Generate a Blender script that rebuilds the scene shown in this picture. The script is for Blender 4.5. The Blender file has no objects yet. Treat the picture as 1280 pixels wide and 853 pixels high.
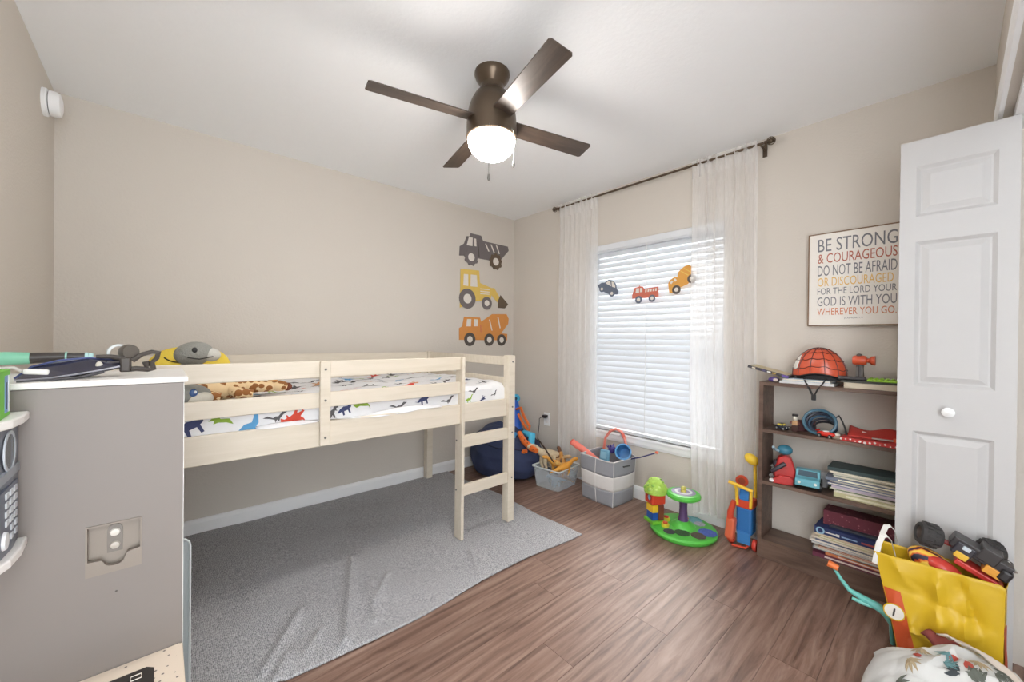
import bpy, math, random
from mathutils import Vector, Matrix, Euler
random.seed(7)
S = bpy.context.scene
C = S.collection
PI = math.pi

# ------------------------------------------------------------------ camera
F_PX = 492.3
CAM_Z = 1.21
_y, _p, _r = math.radians(48.3), math.radians(-0.302), math.radians(0.617)
FW = Vector((math.cos(_y)*math.cos(_p), math.sin(_y)*math.cos(_p), math.sin(_p)))
_rt = Vector((math.sin(_y), -math.cos(_y), 0)); _up = _rt.cross(FW)
RT = math.cos(_r)*_rt + math.sin(_r)*_up
UP = -math.sin(_r)*_rt + math.cos(_r)*_up
cam = bpy.data.cameras.new('camera'); camo = bpy.data.objects.new('camera', cam); C.objects.link(camo)
cam.sensor_width = 36.0; cam.sensor_fit = 'HORIZONTAL'; cam.lens = F_PX/1280*36.0
cam.clip_start = 0.02
mw = Matrix.Identity(4)
for i in range(3):
    mw[i][0], mw[i][1], mw[i][2] = RT[i], UP[i], -FW[i]
mw[2][3] = CAM_Z
camo.matrix_world = mw
S.camera = camo

# measuring aid: where the sight line through a photo point meets a wall or the floor
def ray(px, py): return RT*((px-640)/F_PX) - UP*((py-426.5)/F_PX) + FW
def on_x(px, py, X): d = ray(px, py); t = X/d.x; return Vector((X, d.y*t, CAM_Z+d.z*t))
def on_y(px, py, Y): d = ray(px, py); t = Y/d.y; return Vector((d.x*t, Y, CAM_Z+d.z*t))
def on_z(px, py, Z): d = ray(px, py); t = (Z-CAM_Z)/d.z; return Vector((d.x*t, d.y*t, Z))

# ------------------------------------------------------------------ world and exposure
W = bpy.data.worlds.new('daylight'); S.world = W; W.use_nodes = True
bg = W.node_tree.nodes['Background']
bg.inputs[0].default_value = (0.93, 0.97, 1.0, 1); bg.inputs[1].default_value = 2.8
S.view_settings.view_transform = 'Standard'; S.view_settings.look = 'None'
S.view_settings.gamma = 1.0; S.view_settings.use_curve_mapping = False
S.view_settings.exposure = 1.35
S.cycles.use_denoising = True
S.cycles.max_bounces = 10; S.cycles.diffuse_bounces = 6; S.cycles.transparent_max_bounces = 16
S.cycles.sample_clamp_indirect = 6.0
LAMP_STRENGTH = 34.0
# hazy sun standing outside the window
su = bpy.data.lights.new('hazy_sun', 'SUN'); su.energy = 5.2; su.angle = math.radians(24); su.color = (1.0, 0.97, 0.93)
suo = bpy.data.objects.new('hazy_sun', su); C.objects.link(suo); suo.location = (6, 3, 5)
suo.rotation_euler = Vector((-1.0, -0.33, -0.88)).to_track_quat('-Z', 'Y').to_euler()
# ------------------------------------------------------------------ materials
def lin(c):
    c = c/255.0
    return c/12.92 if c <= 0.04045 else ((c+0.055)/1.055)**2.4
def col(rgb): return (lin(rgb[0]), lin(rgb[1]), lin(rgb[2]), 1)
def mat(name, rgb, rough=0.55, metal=0.0, var=0.06, scale=18.0, bump=0.0, bscale=120.0, emit=0.0, trans=0.0, alpha=1.0, spec=0.5, coat=0.0, transl=0.0):
    m = bpy.data.materials.new(name); m.use_nodes = True
    nt = m.node_tree; N = nt.nodes; Lk = nt.links
    b = N['Principled BSDF']
    b.inputs['Roughness'].default_value = rough; b.inputs['Metallic'].default_value = metal
    b.inputs['Specular IOR Level'].default_value = spec
    b.inputs['Coat Weight'].default_value = coat
    c = col(rgb)
    tc = N.new('ShaderNodeTexCoord')
    if var > 0:
        nz = N.new('ShaderNodeTexNoise'); nz.inputs['Scale'].default_value = scale; nz.inputs['Detail'].default_value = 3
        Lk.new(tc.outputs['Object'], nz.inputs['Vector'])
        mx = N.new('ShaderNodeMix'); mx.data_type = 'RGBA'
        mx.inputs[6].default_value = tuple(max(0, x*(1-var)) for x in c[:3])+(1,)
        mx.inputs[7].default_value = tuple(min(1, x*(1+var)) for x in c[:3])+(1,)
        Lk.new(nz.outputs[0], mx.inputs[0]); Lk.new(mx.outputs[2], b.inputs['Base Color'])
    else:
        b.inputs['Base Color'].default_value = c
    if bump > 0:
        n2 = N.new('ShaderNodeTexNoise'); n2.inputs['Scale'].default_value = bscale; n2.inputs['Detail'].default_value = 4
        Lk.new(tc.outputs['Object'], n2.inputs['Vector'])
        bp = N.new('ShaderNodeBump'); bp.inputs['Strength'].default_value = bump; bp.inputs['Distance'].default_value = 0.004
        Lk.new(n2.outputs[0], bp.inputs['Height']); Lk.new(bp.outputs[0], b.inputs['Normal'])
    if emit > 0:
        b.inputs['Emission Color'].default_value = c; b.inputs['Emission Strength'].default_value = emit
    b.inputs['Transmission Weight'].default_value = trans
    b.inputs['Alpha'].default_value = alpha
    if transl > 0:
        out = N['Material Output']; t = N.new('ShaderNodeBsdfTranslucent'); t.inputs[0].default_value = c
        ms = N.new('ShaderNodeMixShader'); ms.inputs[0].default_value = transl
        Lk.new(b.outputs[0], ms.inputs[1]); Lk.new(t.outputs[0], ms.inputs[2]); Lk.new(ms.outputs[0], out.inputs[0])
    return m
_cache = {}
def plastic(rgb, rough=0.35):
    k = ('p', rgb, rough)
    if k not in _cache: _cache[k] = mat('plastic_%d_%d_%d' % rgb, rgb, rough, var=0.04)
    return _cache[k]
def paper(rgb):
    k = ('q', rgb)
    if k not in _cache: _cache[k] = mat('paper_%d_%d_%d' % rgb, rgb, 0.6, var=0.08, scale=30)
    return _cache[k]

def wood_mat(name, dark, mid, light, rough=0.4, stretch=(1.2, 14, 14), bump=0.08, rand=0.0, wave=0.12):
    m = bpy.data.materials.new(name); m.use_nodes = True
    nt = m.node_tree; N = nt.nodes; Lk = nt.links; b = N['Principled BSDF']
    tc = N.new('ShaderNodeTexCoord'); mp = N.new('ShaderNodeMapping'); mp.inputs['Scale'].default_value = stretch
    Lk.new(tc.outputs['Object'], mp.inputs[0])
    vec = mp.outputs[0]
    if rand:
        oi = N.new('ShaderNodeObjectInfo'); mu = N.new('ShaderNodeMath'); mu.operation = 'MULTIPLY'; mu.inputs[1].default_value = 40
        Lk.new(oi.outputs['Random'], mu.inputs[0])
        ad = N.new('ShaderNodeVectorMath'); ad.operation = 'ADD'; Lk.new(mp.outputs[0], ad.inputs[0]); Lk.new(mu.outputs[0], ad.inputs[1]); vec = ad.outputs[0]
    n1 = N.new('ShaderNodeTexNoise'); n1.inputs['Scale'].default_value = 2.2; n1.inputs['Detail'].default_value = 7; n1.inputs['Roughness'].default_value = 0.62; n1.inputs['Distortion'].default_value = 1.1
    Lk.new(vec, n1.inputs['Vector'])
    wv = N.new('ShaderNodeTexWave'); wv.bands_direction = 'Y'; wv.inputs['Scale'].default_value = 0.55; wv.inputs['Distortion'].default_value = 9; wv.inputs['Detail'].default_value = 3; wv.inputs['Detail Scale'].default_value = 0.8
    Lk.new(vec, wv.inputs['Vector'])
    mx = N.new('ShaderNodeMix'); mx.data_type = 'FLOAT'; mx.inputs[0].default_value = wave
    Lk.new(n1.outputs[0], mx.inputs[2]); Lk.new(wv.outputs['Fac'], mx.inputs[3])
    cr = N.new('ShaderNodeValToRGB'); e = cr.color_ramp.elements
    e[0].position = 0.28; e[0].color = col(dark); e[1].position = 0.72; e[1].color = col(light)
    x = e.new(0.48); x.color = col(mid)
    Lk.new(mx.outputs[0], cr.inputs[0])
    src = cr.outputs[0]
    if rand:
        hs = N.new('ShaderNodeHueSaturation')
        mr = N.new('ShaderNodeMapRange'); mr.inputs[3].default_value = 1-rand; mr.inputs[4].default_value = 1+rand
        Lk.new(oi.outputs['Random'], mr.inputs[0]); Lk.new(mr.outputs[0], hs.inputs['Value']); Lk.new(src, hs.inputs['Color']); src = hs.outputs[0]
    Lk.new(src, b.inputs['Base Color']); b.inputs['Roughness'].default_value = rough
    bp = N.new('ShaderNodeBump'); bp.inputs['Strength'].default_value = bump; bp.inputs['Distance'].default_value = 0.003
    Lk.new(n1.outputs[0], bp.inputs['Height']); Lk.new(bp.outputs[0], b.inputs['Normal'])
    return m

def sheer_mat(name, rgb, clear=0.4):
    m = bpy.data.materials.new(name); m.use_nodes = True
    nt = m.node_tree; N = nt.nodes; Lk = nt.links
    N.remove(N['Principled BSDF'])
    d = N.new('ShaderNodeBsdfDiffuse'); t = N.new('ShaderNodeBsdfTranslucent'); tr = N.new('ShaderNodeBsdfTransparent')
    d.inputs[0].default_value = col(rgb); t.inputs[0].default_value = col(rgb)
    a = N.new('ShaderNodeMixShader'); a.inputs[0].default_value = 0.5; Lk.new(d.outputs[0], a.inputs[1]); Lk.new(t.outputs[0], a.inputs[2])
    tc = N.new('ShaderNodeTexCoord'); wv = N.new('ShaderNodeTexNoise'); wv.inputs['Scale'].default_value = 60
    mp = N.new('ShaderNodeMapping'); mp.inputs['Scale'].default_value = (1, 6, 0.3); Lk.new(tc.outputs['Object'], mp.inputs[0]); Lk.new(mp.outputs[0], wv.inputs[0])
    mr = N.new('ShaderNodeMapRange'); mr.inputs[3].default_value = clear-0.08; mr.inputs[4].default_value = clear+0.08
    Lk.new(wv.outputs[0], mr.inputs[0])
    b = N.new('ShaderNodeMixShader'); Lk.new(mr.outputs[0], b.inputs[0]); Lk.new(a.outputs[0], b.inputs[1]); Lk.new(tr.outputs[0], b.inputs[2])
    Lk.new(b.outputs[0], N['Material Output'].inputs[0])
    return m

def flame_mat(name, cols, scale=14, rough=0.35):
    m = bpy.data.materials.new(name); m.use_nodes = True
    nt = m.node_tree; N = nt.nodes; Lk = nt.links; b = N['Principled BSDF']
    tc = N.new('ShaderNodeTexCoord'); w = N.new('ShaderNodeTexWave'); w.inputs['Scale'].default_value = scale; w.inputs['Distortion'].default_value = 7; w.inputs['Detail'].default_value = 2
    Lk.new(tc.outputs['Object'], w.inputs['Vector'])
    cr = N.new('ShaderNodeValToRGB'); cr.color_ramp.interpolation = 'CONSTANT'; e = cr.color_ramp.elements
    e[0].position = 0; e[0].color = col(cols[0]); e[1].position = 1/len(cols); e[1].color = col(cols[1])
    for i in range(2, len(cols)): x = e.new(i/len(cols)); x.color = col(cols[i])
    Lk.new(w.outputs['Fac'], cr.inputs[0]); Lk.new(cr.outputs[0], b.inputs['Base Color']); b.inputs['Roughness'].default_value = rough
    return m
def ridges(seed, n, x0, x1, y0, y1, h, w):
    r = random.Random(seed); L = []
    for _ in range(n):
        a = r.uniform(0, PI); L.append((r.uniform(x0, x1), r.uniform(y0, y1), math.cos(a), math.sin(a), r.uniform(0.4, 1)*h*r.choice((1, 1, -1)), w*r.uniform(0.6, 1.5), r.uniform(0.15, 0.45)))
    def f(x, y):
        z = 0.0
        for px, py, c, s_, hh, ww, ln in L:
            d = -(x-px)*s_+(y-py)*c; t = (x-px)*c+(y-py)*s_
            z += hh*math.exp(-abs(d)/ww)*math.exp(-(t/((x1-x0)*ln))**2)
        return z
    return f
def spots_mat(name, base, spot, scale=25, thresh=0.5, rough=0.8, second=None):
    m = bpy.data.materials.new(name); m.use_nodes = True
    nt = m.node_tree; N = nt.nodes; Lk = nt.links; b = N['Principled BSDF']
    tc = N.new('ShaderNodeTexCoord'); v = N.new('ShaderNodeTexVoronoi'); v.inputs['Scale'].default_value = scale
    Lk.new(tc.outputs['Object'], v.inputs['Vector'])
    cr = N.new('ShaderNodeValToRGB'); cr.color_ramp.interpolation = 'CONSTANT'
    e = cr.color_ramp.elements; e[0].position = 0; e[0].color = col(spot); e[1].position = thresh; e[1].color = col(base)
    Lk.new(v.outputs['Distance'], cr.inputs[0]); src = cr.outputs[0]
    Lk.new(src, b.inputs['Base Color']); b.inputs['Roughness'].default_value = rough
    return m

MT = {}
MT['wall'] = mat('wall_paint', (207, 200, 191), 0.8, var=0.02, scale=3, bump=0.35, bscale=90, spec=0.25)
MT['ceiling'] = mat('ceiling_paint', (247, 249, 251), 0.9, var=0.01, bump=0.25, bscale=60, spec=0.1)
MT['trim'] = mat('trim_white', (238, 239, 240), 0.45, var=0.015)
MT['door'] = mat('door_white', (192, 191, 191), 0.5, var=0.02, bump=0.06, bscale=200)
MT['plank'] = wood_mat('vinyl_plank', (92, 69, 59), (131, 103, 90), (160, 134, 120), rough=0.40, rand=0.06, bump=0.12)
MT['gap'] = mat('plank_joint', (84, 66, 58), 0.7)
MT['bedwhite'] = wood_mat('painted_pine', (211, 200, 182), (217, 207, 190), (223, 213, 198), rough=0.5, bump=0.03)
MT['shelfwood'] = wood_mat('dark_walnut', (78, 60, 52), (100, 79, 68), (122, 99, 86), rough=0.5, stretch=(10, 1.2, 10))
MT['bronze'] = mat('fan_bronze', (98, 84, 70), 0.32, metal=0.7, var=0.06)
MT['blade'] = wood_mat('fan_blade_wood', (58, 48, 42), (72, 60, 52), (86, 72, 62), rough=0.38, stretch=(2, 14, 14), bump=0.03)
MT['chain'] = mat('steel_chain', (120, 118, 114), 0.45, metal=0.6)
MT['blind'] = mat('blind_white', (228, 231, 235), 0.45, var=0.01, transl=0.12)
MT['sheer'] = sheer_mat('sheer_voile', (250, 249, 248), 0.47)
MT['kitchen_grey'] = mat('kitchen_panel_grey', (127, 119, 114), 0.5, var=0.03, scale=3)
MT['kitchen_white'] = mat('kitchen_ledge_white', (232, 229, 226), 0.35, var=0.02)
MT['black'] = plastic((34, 33, 34), 0.4)
MT['navy'] = mat('navy_fabric', (52, 62, 94), 0.85, var=0.3, scale=9, bump=0.5, bscale=45)
MT['dimmer'] = mat('daylight_dimmer', (40, 42, 44), 0.8, var=0, alpha=0.42)  # half-clear dark sheet, added only to weaken daylight at the window
MT['glass'] = mat('window_glass', (240, 248, 250), 0.02, var=0, alpha=0.12)

# ------------------------------------------------------------------ mesh builder
WORLD = {}
class MB:
    def __init__(s): s.v = []; s.f = []
    def add(s, vs, fs):
        o = len(s.v); s.v += [tuple(p) for p in vs]; s.f += [tuple(i+o for i in q) for q in fs]; return s
    def box(s, x0, x1, y0, y1, z0, z1):
        return s.add([(x0,y0,z0),(x1,y0,z0),(x1,y1,z0),(x0,y1,z0),(x0,y0,z1),(x1,y0,z1),(x1,y1,z1),(x0,y1,z1)],
                     [(0,3,2,1),(4,5,6,7),(0,1,5,4),(1,2,6,5),(2,3,7,6),(3,0,4,7)])
    def obox(s, c, size, rot=(0,0,0)):
        R = Euler(rot).to_matrix(); a, b, d = size[0]/2, size[1]/2, size[2]/2; c = Vector(c)
        vs = [c + R @ Vector(p) for p in [(-a,-b,-d),(a,-b,-d),(a,b,-d),(-a,b,-d),(-a,-b,d),(a,-b,d),(a,b,d),(-a,b,d)]]
        return s.add(vs, [(0,3,2,1),(4,5,6,7),(0,1,5,4),(1,2,6,5),(2,3,7,6),(3,0,4,7)])
    def tube(s, pts, r, n=8, closed=False, flat=1.0):
        pts = [Vector(p) for p in pts]; k = len(pts); rs = r if isinstance(r, (list, tuple)) else [r]*k
        vs = []; fs = []
        d0 = (pts[1]-pts[0]).normalized(); ref = Vector((0,0,1)) if abs(d0.z) < 0.9 else Vector((1,0,0))
        u = d0.cross(ref).normalized()
        for i in range(k):
            if closed: d = pts[(i+1)%k]-pts[i-1]
            else: d = pts[min(i+1,k-1)]-pts[max(i-1,0)]
            d.normalize(); u = (u - d*u.dot(d)); u.normalize(); w = d.cross(u)
            for j in range(n):
                a = 2*PI*j/n; vs.append(pts[i]+u*(math.cos(a)*rs[i])+w*(math.sin(a)*rs[i]*flat))
        m = k if closed else k-1
        for i in range(m):
            for j in range(n):
                a, b = i*n+j, i*n+(j+1)%n; c, d = ((i+1)%k)*n+(j+1)%n, ((i+1)%k)*n+j
                fs.append((a,b,c,d))
        if not closed: fs.append(tuple(range(n-1,-1,-1))); fs.append(tuple((k-1)*n+j for j in range(n)))
        return s.add(vs, fs)
    def cyl(s, p0, p1, r0, r1=None, n=20): return s.tube([p0, p1], [r0, r0 if r1 is None else r1], n)
    def lathe(s, prof, c=(0,0,0), n=32, rot=None, caps=True):
        R = Euler(rot).to_matrix() if rot else Matrix.Identity(3); c = Vector(c); vs = []; fs = []
        k = len(prof)
        for r, z in prof:
            for j in range(n):
                a = 2*PI*j/n; vs.append(c + R @ Vector((r*math.cos(a), r*math.sin(a), z)))
        for i in range(k-1):
            for j in range(n): fs.append((i*n+j, i*n+(j+1)%n, (i+1)*n+(j+1)%n, (i+1)*n+j))
        caps = caps and prof[0] != prof[-1]
        if caps and prof[0][0] > 1e-6: fs.append(tuple(range(n-1,-1,-1)))
        if caps and prof[-1][0] > 1e-6: fs.append(tuple((k-1)*n+j for j in range(n)))
        return s.add(vs, fs)
    def ell(s, c, r, rot=(0,0,0), n=20, m=12, power=1.0):
        R = Euler(rot).to_matrix(); c = Vector(c); vs = []; fs = []
        def sp(x): return math.copysign(abs(x)**power, x)
        for i in range(1, m):
            t = PI*i/m - PI/2
            for j in range(n):
                a = 2*PI*j/n
                vs.append(c + R @ Vector((r[0]*sp(math.cos(t))*sp(math.cos(a)), r[1]*sp(math.cos(t))*sp(math.sin(a)), r[2]*sp(math.sin(t)))))
        b = len(vs); vs.append(c + R @ Vector((0,0,-r[2]))); vs.append(c + R @ Vector((0,0,r[2])))
        for i in range(m-2):
            for j in range(n): fs.append((i*n+j, i*n+(j+1)%n, (i+1)*n+(j+1)%n, (i+1)*n+j))
        for j in range(n):
            fs.append((b, (j+1)%n, j)); fs.append((b+1, (m-2)*n+j, (m-2)*n+(j+1)%n))
        return s.add(vs, fs)
    def prism(s, poly, depth, frame=None):
        # poly in the plane (u, v), extruded along w
        if frame is None: frame = (Vector((0,0,0)), Vector((1,0,0)), Vector((0,1,0)), Vector((0,0,1)))
        o, u, v, w = frame
        area = sum(poly[i-1][0]*poly[i][1]-poly[i][0]*poly[i-1][1] for i in range(len(poly)))
        if area < 0: poly = poly[::-1]
        k = len(poly)
        vs = [o+u*a+v*b for a, b in poly] + [o+u*a+v*b+w*depth for a, b in poly]
        fs = [tuple(range(k-1,-1,-1)), tuple(range(k, 2*k))] + [(i, (i+1)%k, k+(i+1)%k, k+i) for i in range(k)]
        return s.add(vs, fs)
    def ring(s, c, r0, r1, depth, frame, n=24, lobes=0, amp=0):
        # flat ring (r0 inner) in a frame plane
        o, u, v, w = frame; vs = []; fs = []
        for d in (0, depth):
            for rr in (r0, r1):
                for j in range(n):
                    a = 2*PI*j/n; q = rr
                    if lobes and rr == r1: q = rr*(1+amp*(1 if math.sin(a*lobes) > 0 else -1))
                    vs.append(o+u*(c[0]+q*math.cos(a))+v*(c[1]+q*math.sin(a))+w*d)
        for j in range(n):
            k = (j+1) % n
            fs += [(j, k, n+k, n+j)[::-1], (2*n+j, 2*n+k, 3*n+k, 3*n+j), (n+j, n+k, 3*n+k, 3*n+j), (j, k, 2*n+k, 2*n+j)[::-1]]
        return s.add(vs, fs)
    def grid(s, fn, nu, nv, wrap=False):
        vs = [fn(i/(nu if wrap else nu-1), j/(nv-1)) for i in range(nu) for j in range(nv)]; fs = []
        for i in range(nu if wrap else nu-1):
            for j in range(nv-1):
                a = i*nv+j; b = ((i+1) % nu)*nv+j; fs.append((a, b, b+1, a+1))
        return s.add(vs, fs)
    def mesh(s, name, m, smooth=False):
        me = bpy.data.meshes.new(name); me.from_pydata(s.v, [], s.f); me.validate(); me.update()
        import bmesh
        bm = bmesh.new(); bm.from_mesh(me); bmesh.ops.recalc_face_normals(bm, faces=bm.faces); bm.to_mesh(me); bm.free()
        if m: me.materials.append(m)
        if smooth:
            for p in me.polygons: p.use_smooth = True
            me.set_sharp_from_angle(angle=math.radians(40))
        return me
    def build(s, name, m, parent=None, smooth=False, bevel=0.0, label=None, solid=0.0, sub=0, seg=2):
        o = bpy.data.objects.new(name, s.mesh(name, m, smooth)); C.objects.link(o)
        if parent is not None:
            o.parent = parent
            if parent.name in WORLD: o.matrix_parent_inverse = WORLD[parent.name]
        if solid: md = o.modifiers.new('solid', 'SOLIDIFY'); md.thickness = solid
        if sub: md = o.modifiers.new('sub', 'SUBSURF'); md.levels = sub; md.render_levels = sub
        if bevel:
            md = o.modifiers.new('bevel', 'BEVEL'); md.width = bevel; md.segments = seg; md.limit_method = 'ANGLE'; md.angle_limit = math.radians(40)
        if label: o['label'] = label
        return o
def tag(o, label, cat, group=None):
    o['label'] = label; o['category'] = cat
    if group: o['group'] = group
    return o
def thing(name, label, cat, loc=(0,0,0), rotz=0.0, group=None, world=False, rot=None):
    o = bpy.data.objects.new(name, None); C.objects.link(o); o.empty_display_size = 0.05
    o.location = loc; o.rotation_euler = rot if rot else (0,0,rotz)
    if world: WORLD[o.name] = (Matrix.Translation(Vector(loc)) @ Euler(rot if rot else (0,0,rotz)).to_matrix().to_4x4()).inverted()
    return tag(o, label, cat, group)
def struct(o): o['kind'] = 'structure'; return o
def box(name, m, parent, x0, x1, y0, y1, z0, z1, bevel=0.0, label=None):
    return MB().box(x0,x1,y0,y1,z0,z1).build(name, m, parent, bevel=bevel, label=label)
def frame(o, u, v, w): return (Vector(o), Vector(u), Vector(v), Vector(w))
def arc(n, a0, a1, r, c=(0,0)): return [(c[0]+r*math.cos(a0+(a1-a0)*i/n), c[1]+r*math.sin(a0+(a1-a0)*i/n)) for i in range(n+1)]

# ================================================================== the setting
XL, XW, YR, YB, H = -0.41, 2.733, -0.11, 3.05, 2.44
WY0, WY1, WZ0, WZ1 = 0.995, 2.085, 0.47, 1.99        # window opening
sub = box('floor', MT['gap'], None, XL-0.1, XW+0.1, -0.9, YB+0.1, -0.06, -0.004); struct(sub)
sub['label'] = 'brown wood-look vinyl plank floor'
pw, pl = 0.152, 1.22
row = 0; y = YB - pw
while y > -0.9:
    x = XL - random.Random(row*31+5).uniform(0.05, 1.1)
    while x < XW:
        a, b = max(x, XL-0.02), min(x+pl, XW+0.02)
        if b - a > 0.02:
            cx = (a+b)/2
            o = MB().box(a-cx+0.0006, b-cx-0.0006, 0.0006, pw-0.0006, -0.006, 0).build('plank', MT['plank'], sub)
            o.location = (cx, y, 0)
        x += pl
    y -= pw; row += 1
struct(box('ceiling', MT['ceiling'], None, XL-0.1, XW+0.1, -0.9, YB+0.1, H, H+0.08))
struct(box('wall_back', MT['wall'], None, XL-0.1, XW+0.1, YB, YB+0.1, 0, H))
struct(box('wall_left', MT['wall'], None, XL-0.1, XL, YR, YB, 0, H))
w = MB()
w.box(XW, XW+0.14, -0.9, WY0, 0, H).box(XW, XW+0.14, WY1, YB, 0, H).box(XW, XW+0.14, WY0, WY1, 0, WZ0).box(XW, XW+0.14, WY0, WY1, WZ1, H)
struct(w.build('wall_window', MT['wall']))
# closet wall behind and beside the camera: a strip in the corner, header over the closet, jamb, doorway left open
w = MB(); w.box(2.42, XW, YR-0.11, YR, 0, H).box(0.62, 2.42, YR-0.11, YR, 2.055, H).box(0.50, 0.62, YR-0.11, YR, 0, H)
struct(w.build('wall_right', MT['wall']))
struct(box('wall_closet', MT['trim'], None, 0.50, XW, -0.92, -0.86, 0, H))
t = MB(); prof = [(0.0, 0.0), (0.012, 0.0), (0.018, 0.012), (0.018, 0.045), (0.012, 0.060), (0.0, 0.068)]
t.prism([(YR+a, 2.045+b) for a, b in prof], 1.80, frame((0.60,0,0), (0,1,0), (0,0,1), (1,0,0)))
struct(t.build('trim_1', MT['trim'], label='white moulded header casing over the closet'))
struct(box('trim_2', MT['trim'], None, 0.62, 2.42, -0.20, -0.135, 2.022, 2.055))
def base(name, p0, p1, nrm):
    d = (Vector(p1)-Vector(p0)); L = d.length; d.normalize()
    m = MB().prism([(0,0), (0.014,0), (0.014,0.072), (0.009,0.086), (0.005,0.092), (0,0.095)], L, frame(p0, nrm, (0,0,1), d))
    return struct(m.build(name, MT['trim']))
base('baseboard_back', (XL, YB, 0), (XW, YB, 0), (0,-1,0))
base('baseboard_window', (XW, YR, 0), (XW, YB, 0), (-1,0,0))
base('baseboard_left', (XL, 0.2, 0), (XL, YB, 0), (1,0,0))

# ---- window
win = thing('window_1', '', ''); del win['label'], win['category']; win['kind'] = 'structure'; win['label'] = 'white window with wooden sill behind the blind'
fr = MB(); X0, X1 = XW+0.085, XW+0.135
fr.box(X0,X1,WY0,WY0+0.045,WZ0,WZ1).box(X0,X1,WY1-0.045,WY1,WZ0,WZ1).box(X0,X1,WY0+0.045,WY1-0.045,WZ1-0.045,WZ1).box(X0,X1,WY0+0.045,WY1-0.045,WZ0,WZ0+0.045)
fr.build('window_frame', MT['trim'], win)
MB().box(X0,X1-0.01,WY0+0.045,WY1-0.045,1.21,1.25).build('meeting_rail', MT['trim'], win)
for z0, z1 in ((WZ0+0.045, 1.21), (1.25, WZ1-0.045)):
    MB().box(X0+0.02,X0+0.024,WY0+0.045,WY1-0.045,z0,z1).build('pane', MT['glass'], win)
MB().box(X1-0.006,X1-0.005,WY0+0.045,WY1-0.045,WZ0+0.045,WZ1-0.045).build('daylight_dimmer', MT['dimmer'], win)  # unseen sheet added behind the blind to cut the outside light
box('window_sill', MT['trim'], win, XW-0.025, XW+0.085, WY0-0.03, WY1+0.03, WZ0-0.022, WZ0, bevel=0.004)
ap = MB().prism([(0,0),(0.012,0.0),(0.018,0.02),(0.018,0.048),(0,0.048)], WY1-WY0+0.04, frame((XW,WY0-0.02,WZ0-0.07), (-1,0,0), (0,0,1), (0,1,0)))
ap.build('sill_apron', MT['trim'], win)

# ---- blind
bl = thing('window_blind', 'white horizontal slat blind lowered over the window', 'blind', (XW+0.03, 1.54, WZ0))
WORLD[bl.name] = Matrix.Translation((XW+0.03, 1.54, WZ0)).inverted()
BX = XW+0.012
box('headrail', MT['blind'], bl, BX-0.028, BX+0.03, WY0+0.004, WY1-0.004, 1.93, 1.988, bevel=0.003)
box('valance', MT['blind'], bl, BX-0.038, BX-0.029, WY0+0.001, WY1-0.001, 1.940, 1.989, bevel=0.004)
nsl = 32; z0, z1 = 0.528, 1.908
tilt = math.radians(56)
sm = None
for i in range(nsl):
    z = z0+(z1-z0)*i/(nsl-1)
    if sm is None:
        s = MB(); k = 6; pts = []
        for q in range(k+1):
            a = (q/k-0.5)*0.050; pts.append((a, 0.0028*(1-(2*q/k-1)**2)))
        poly = [(a, b+0.0013) for a, b in pts]+[(a, b-0.0013) for a, b in pts[::-1]]
        s.prism(poly, WY1-WY0-0.016, frame((0,-(WY1-WY0-0.016)/2,0), (1,0,0), (0,0,1), (0,1,0)))
        sm = s.mesh('slat', MT['blind'], True)
    o = bpy.data.objects.new('slat', sm); C.objects.link(o); o.parent = bl; o.matrix_parent_inverse = WORLD[bl.name]
    o.location = (BX, (WY0+WY1)/2, z); o.rotation_euler = (0, -tilt, 0)
box('bottom_rail', MT['blind'], bl, BX-0.024, BX+0.024, WY0+0.006, WY1-0.006, 0.478, 0.500, bevel=0.003)
for y in (1.06, 1.54, 2.02):
    MB().tube([(BX-0.031, y, 0.49), (BX-0.031, y, 1.94)], 0.0028, 6).build('ladder_cord', MT['trim'], bl)
# lift cord gathered near the top corner
lc = MB(); lc.tube([(BX-0.05, 1.045, 1.94), (BX-0.05, 1.045, 1.76), (BX-0.05, 1.06, 1.72), (BX-0.05, 1.075, 1.78), (BX-0.05, 1.06, 1.86), (BX-0.05, 1.05, 1.74)], 0.006, 6)
lc.build('lift_cord', MT['trim'], bl, smooth=True)

# ---- curtains
ROD_X, ROD_Z = 2.655, 2.385
rod = thing('curtain_rod', 'thin bronze curtain rod with round finials under the ceiling', 'curtain rod', (ROD_X, 1.56, ROD_Z-0.02), world=True)
MB().cyl((ROD_X, 0.76, ROD_Z), (ROD_X, 2.385, ROD_Z), 0.008).build('rod', MT['bronze'], rod, smooth=True)
for y, d in ((0.745, -1), (2.395, 1)):
    f = MB(); f.cyl((ROD_X,y,ROD_Z), (ROD_X,y-0.012*d,ROD_Z), 0.011)
    for a in range(3):
        pts = [(ROD_X+0.021*math.cos(t)*math.cos(a*PI/3), y+d*0.021+0.021*math.sin(t), ROD_Z+0.021*math.cos(t)*math.sin(a*PI/3)) for t in [2*PI*k/16 for k in range(16)]]
        f.tube(pts, 0.003, 6, closed=True)
    f.ell((ROD_X, y+d*0.021, ROD_Z), (0.015,0.015,0.015))
    f.build('finial', MT['bronze'], rod, smooth=True)
for y in (0.775, 2.375):
    b = MB(); b.tube([(ROD_X, y, ROD_Z+0.004), (ROD_X, y, ROD_Z-0.012), (XW-0.004, y, ROD_Z-0.012)], 0.006, 8).box(XW-0.006, XW, y-0.012, y+0.012, ROD_Z-0.055, ROD_Z+0.02)
    b.build('bracket', MT['bronze'], rod, smooth=True)
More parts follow.
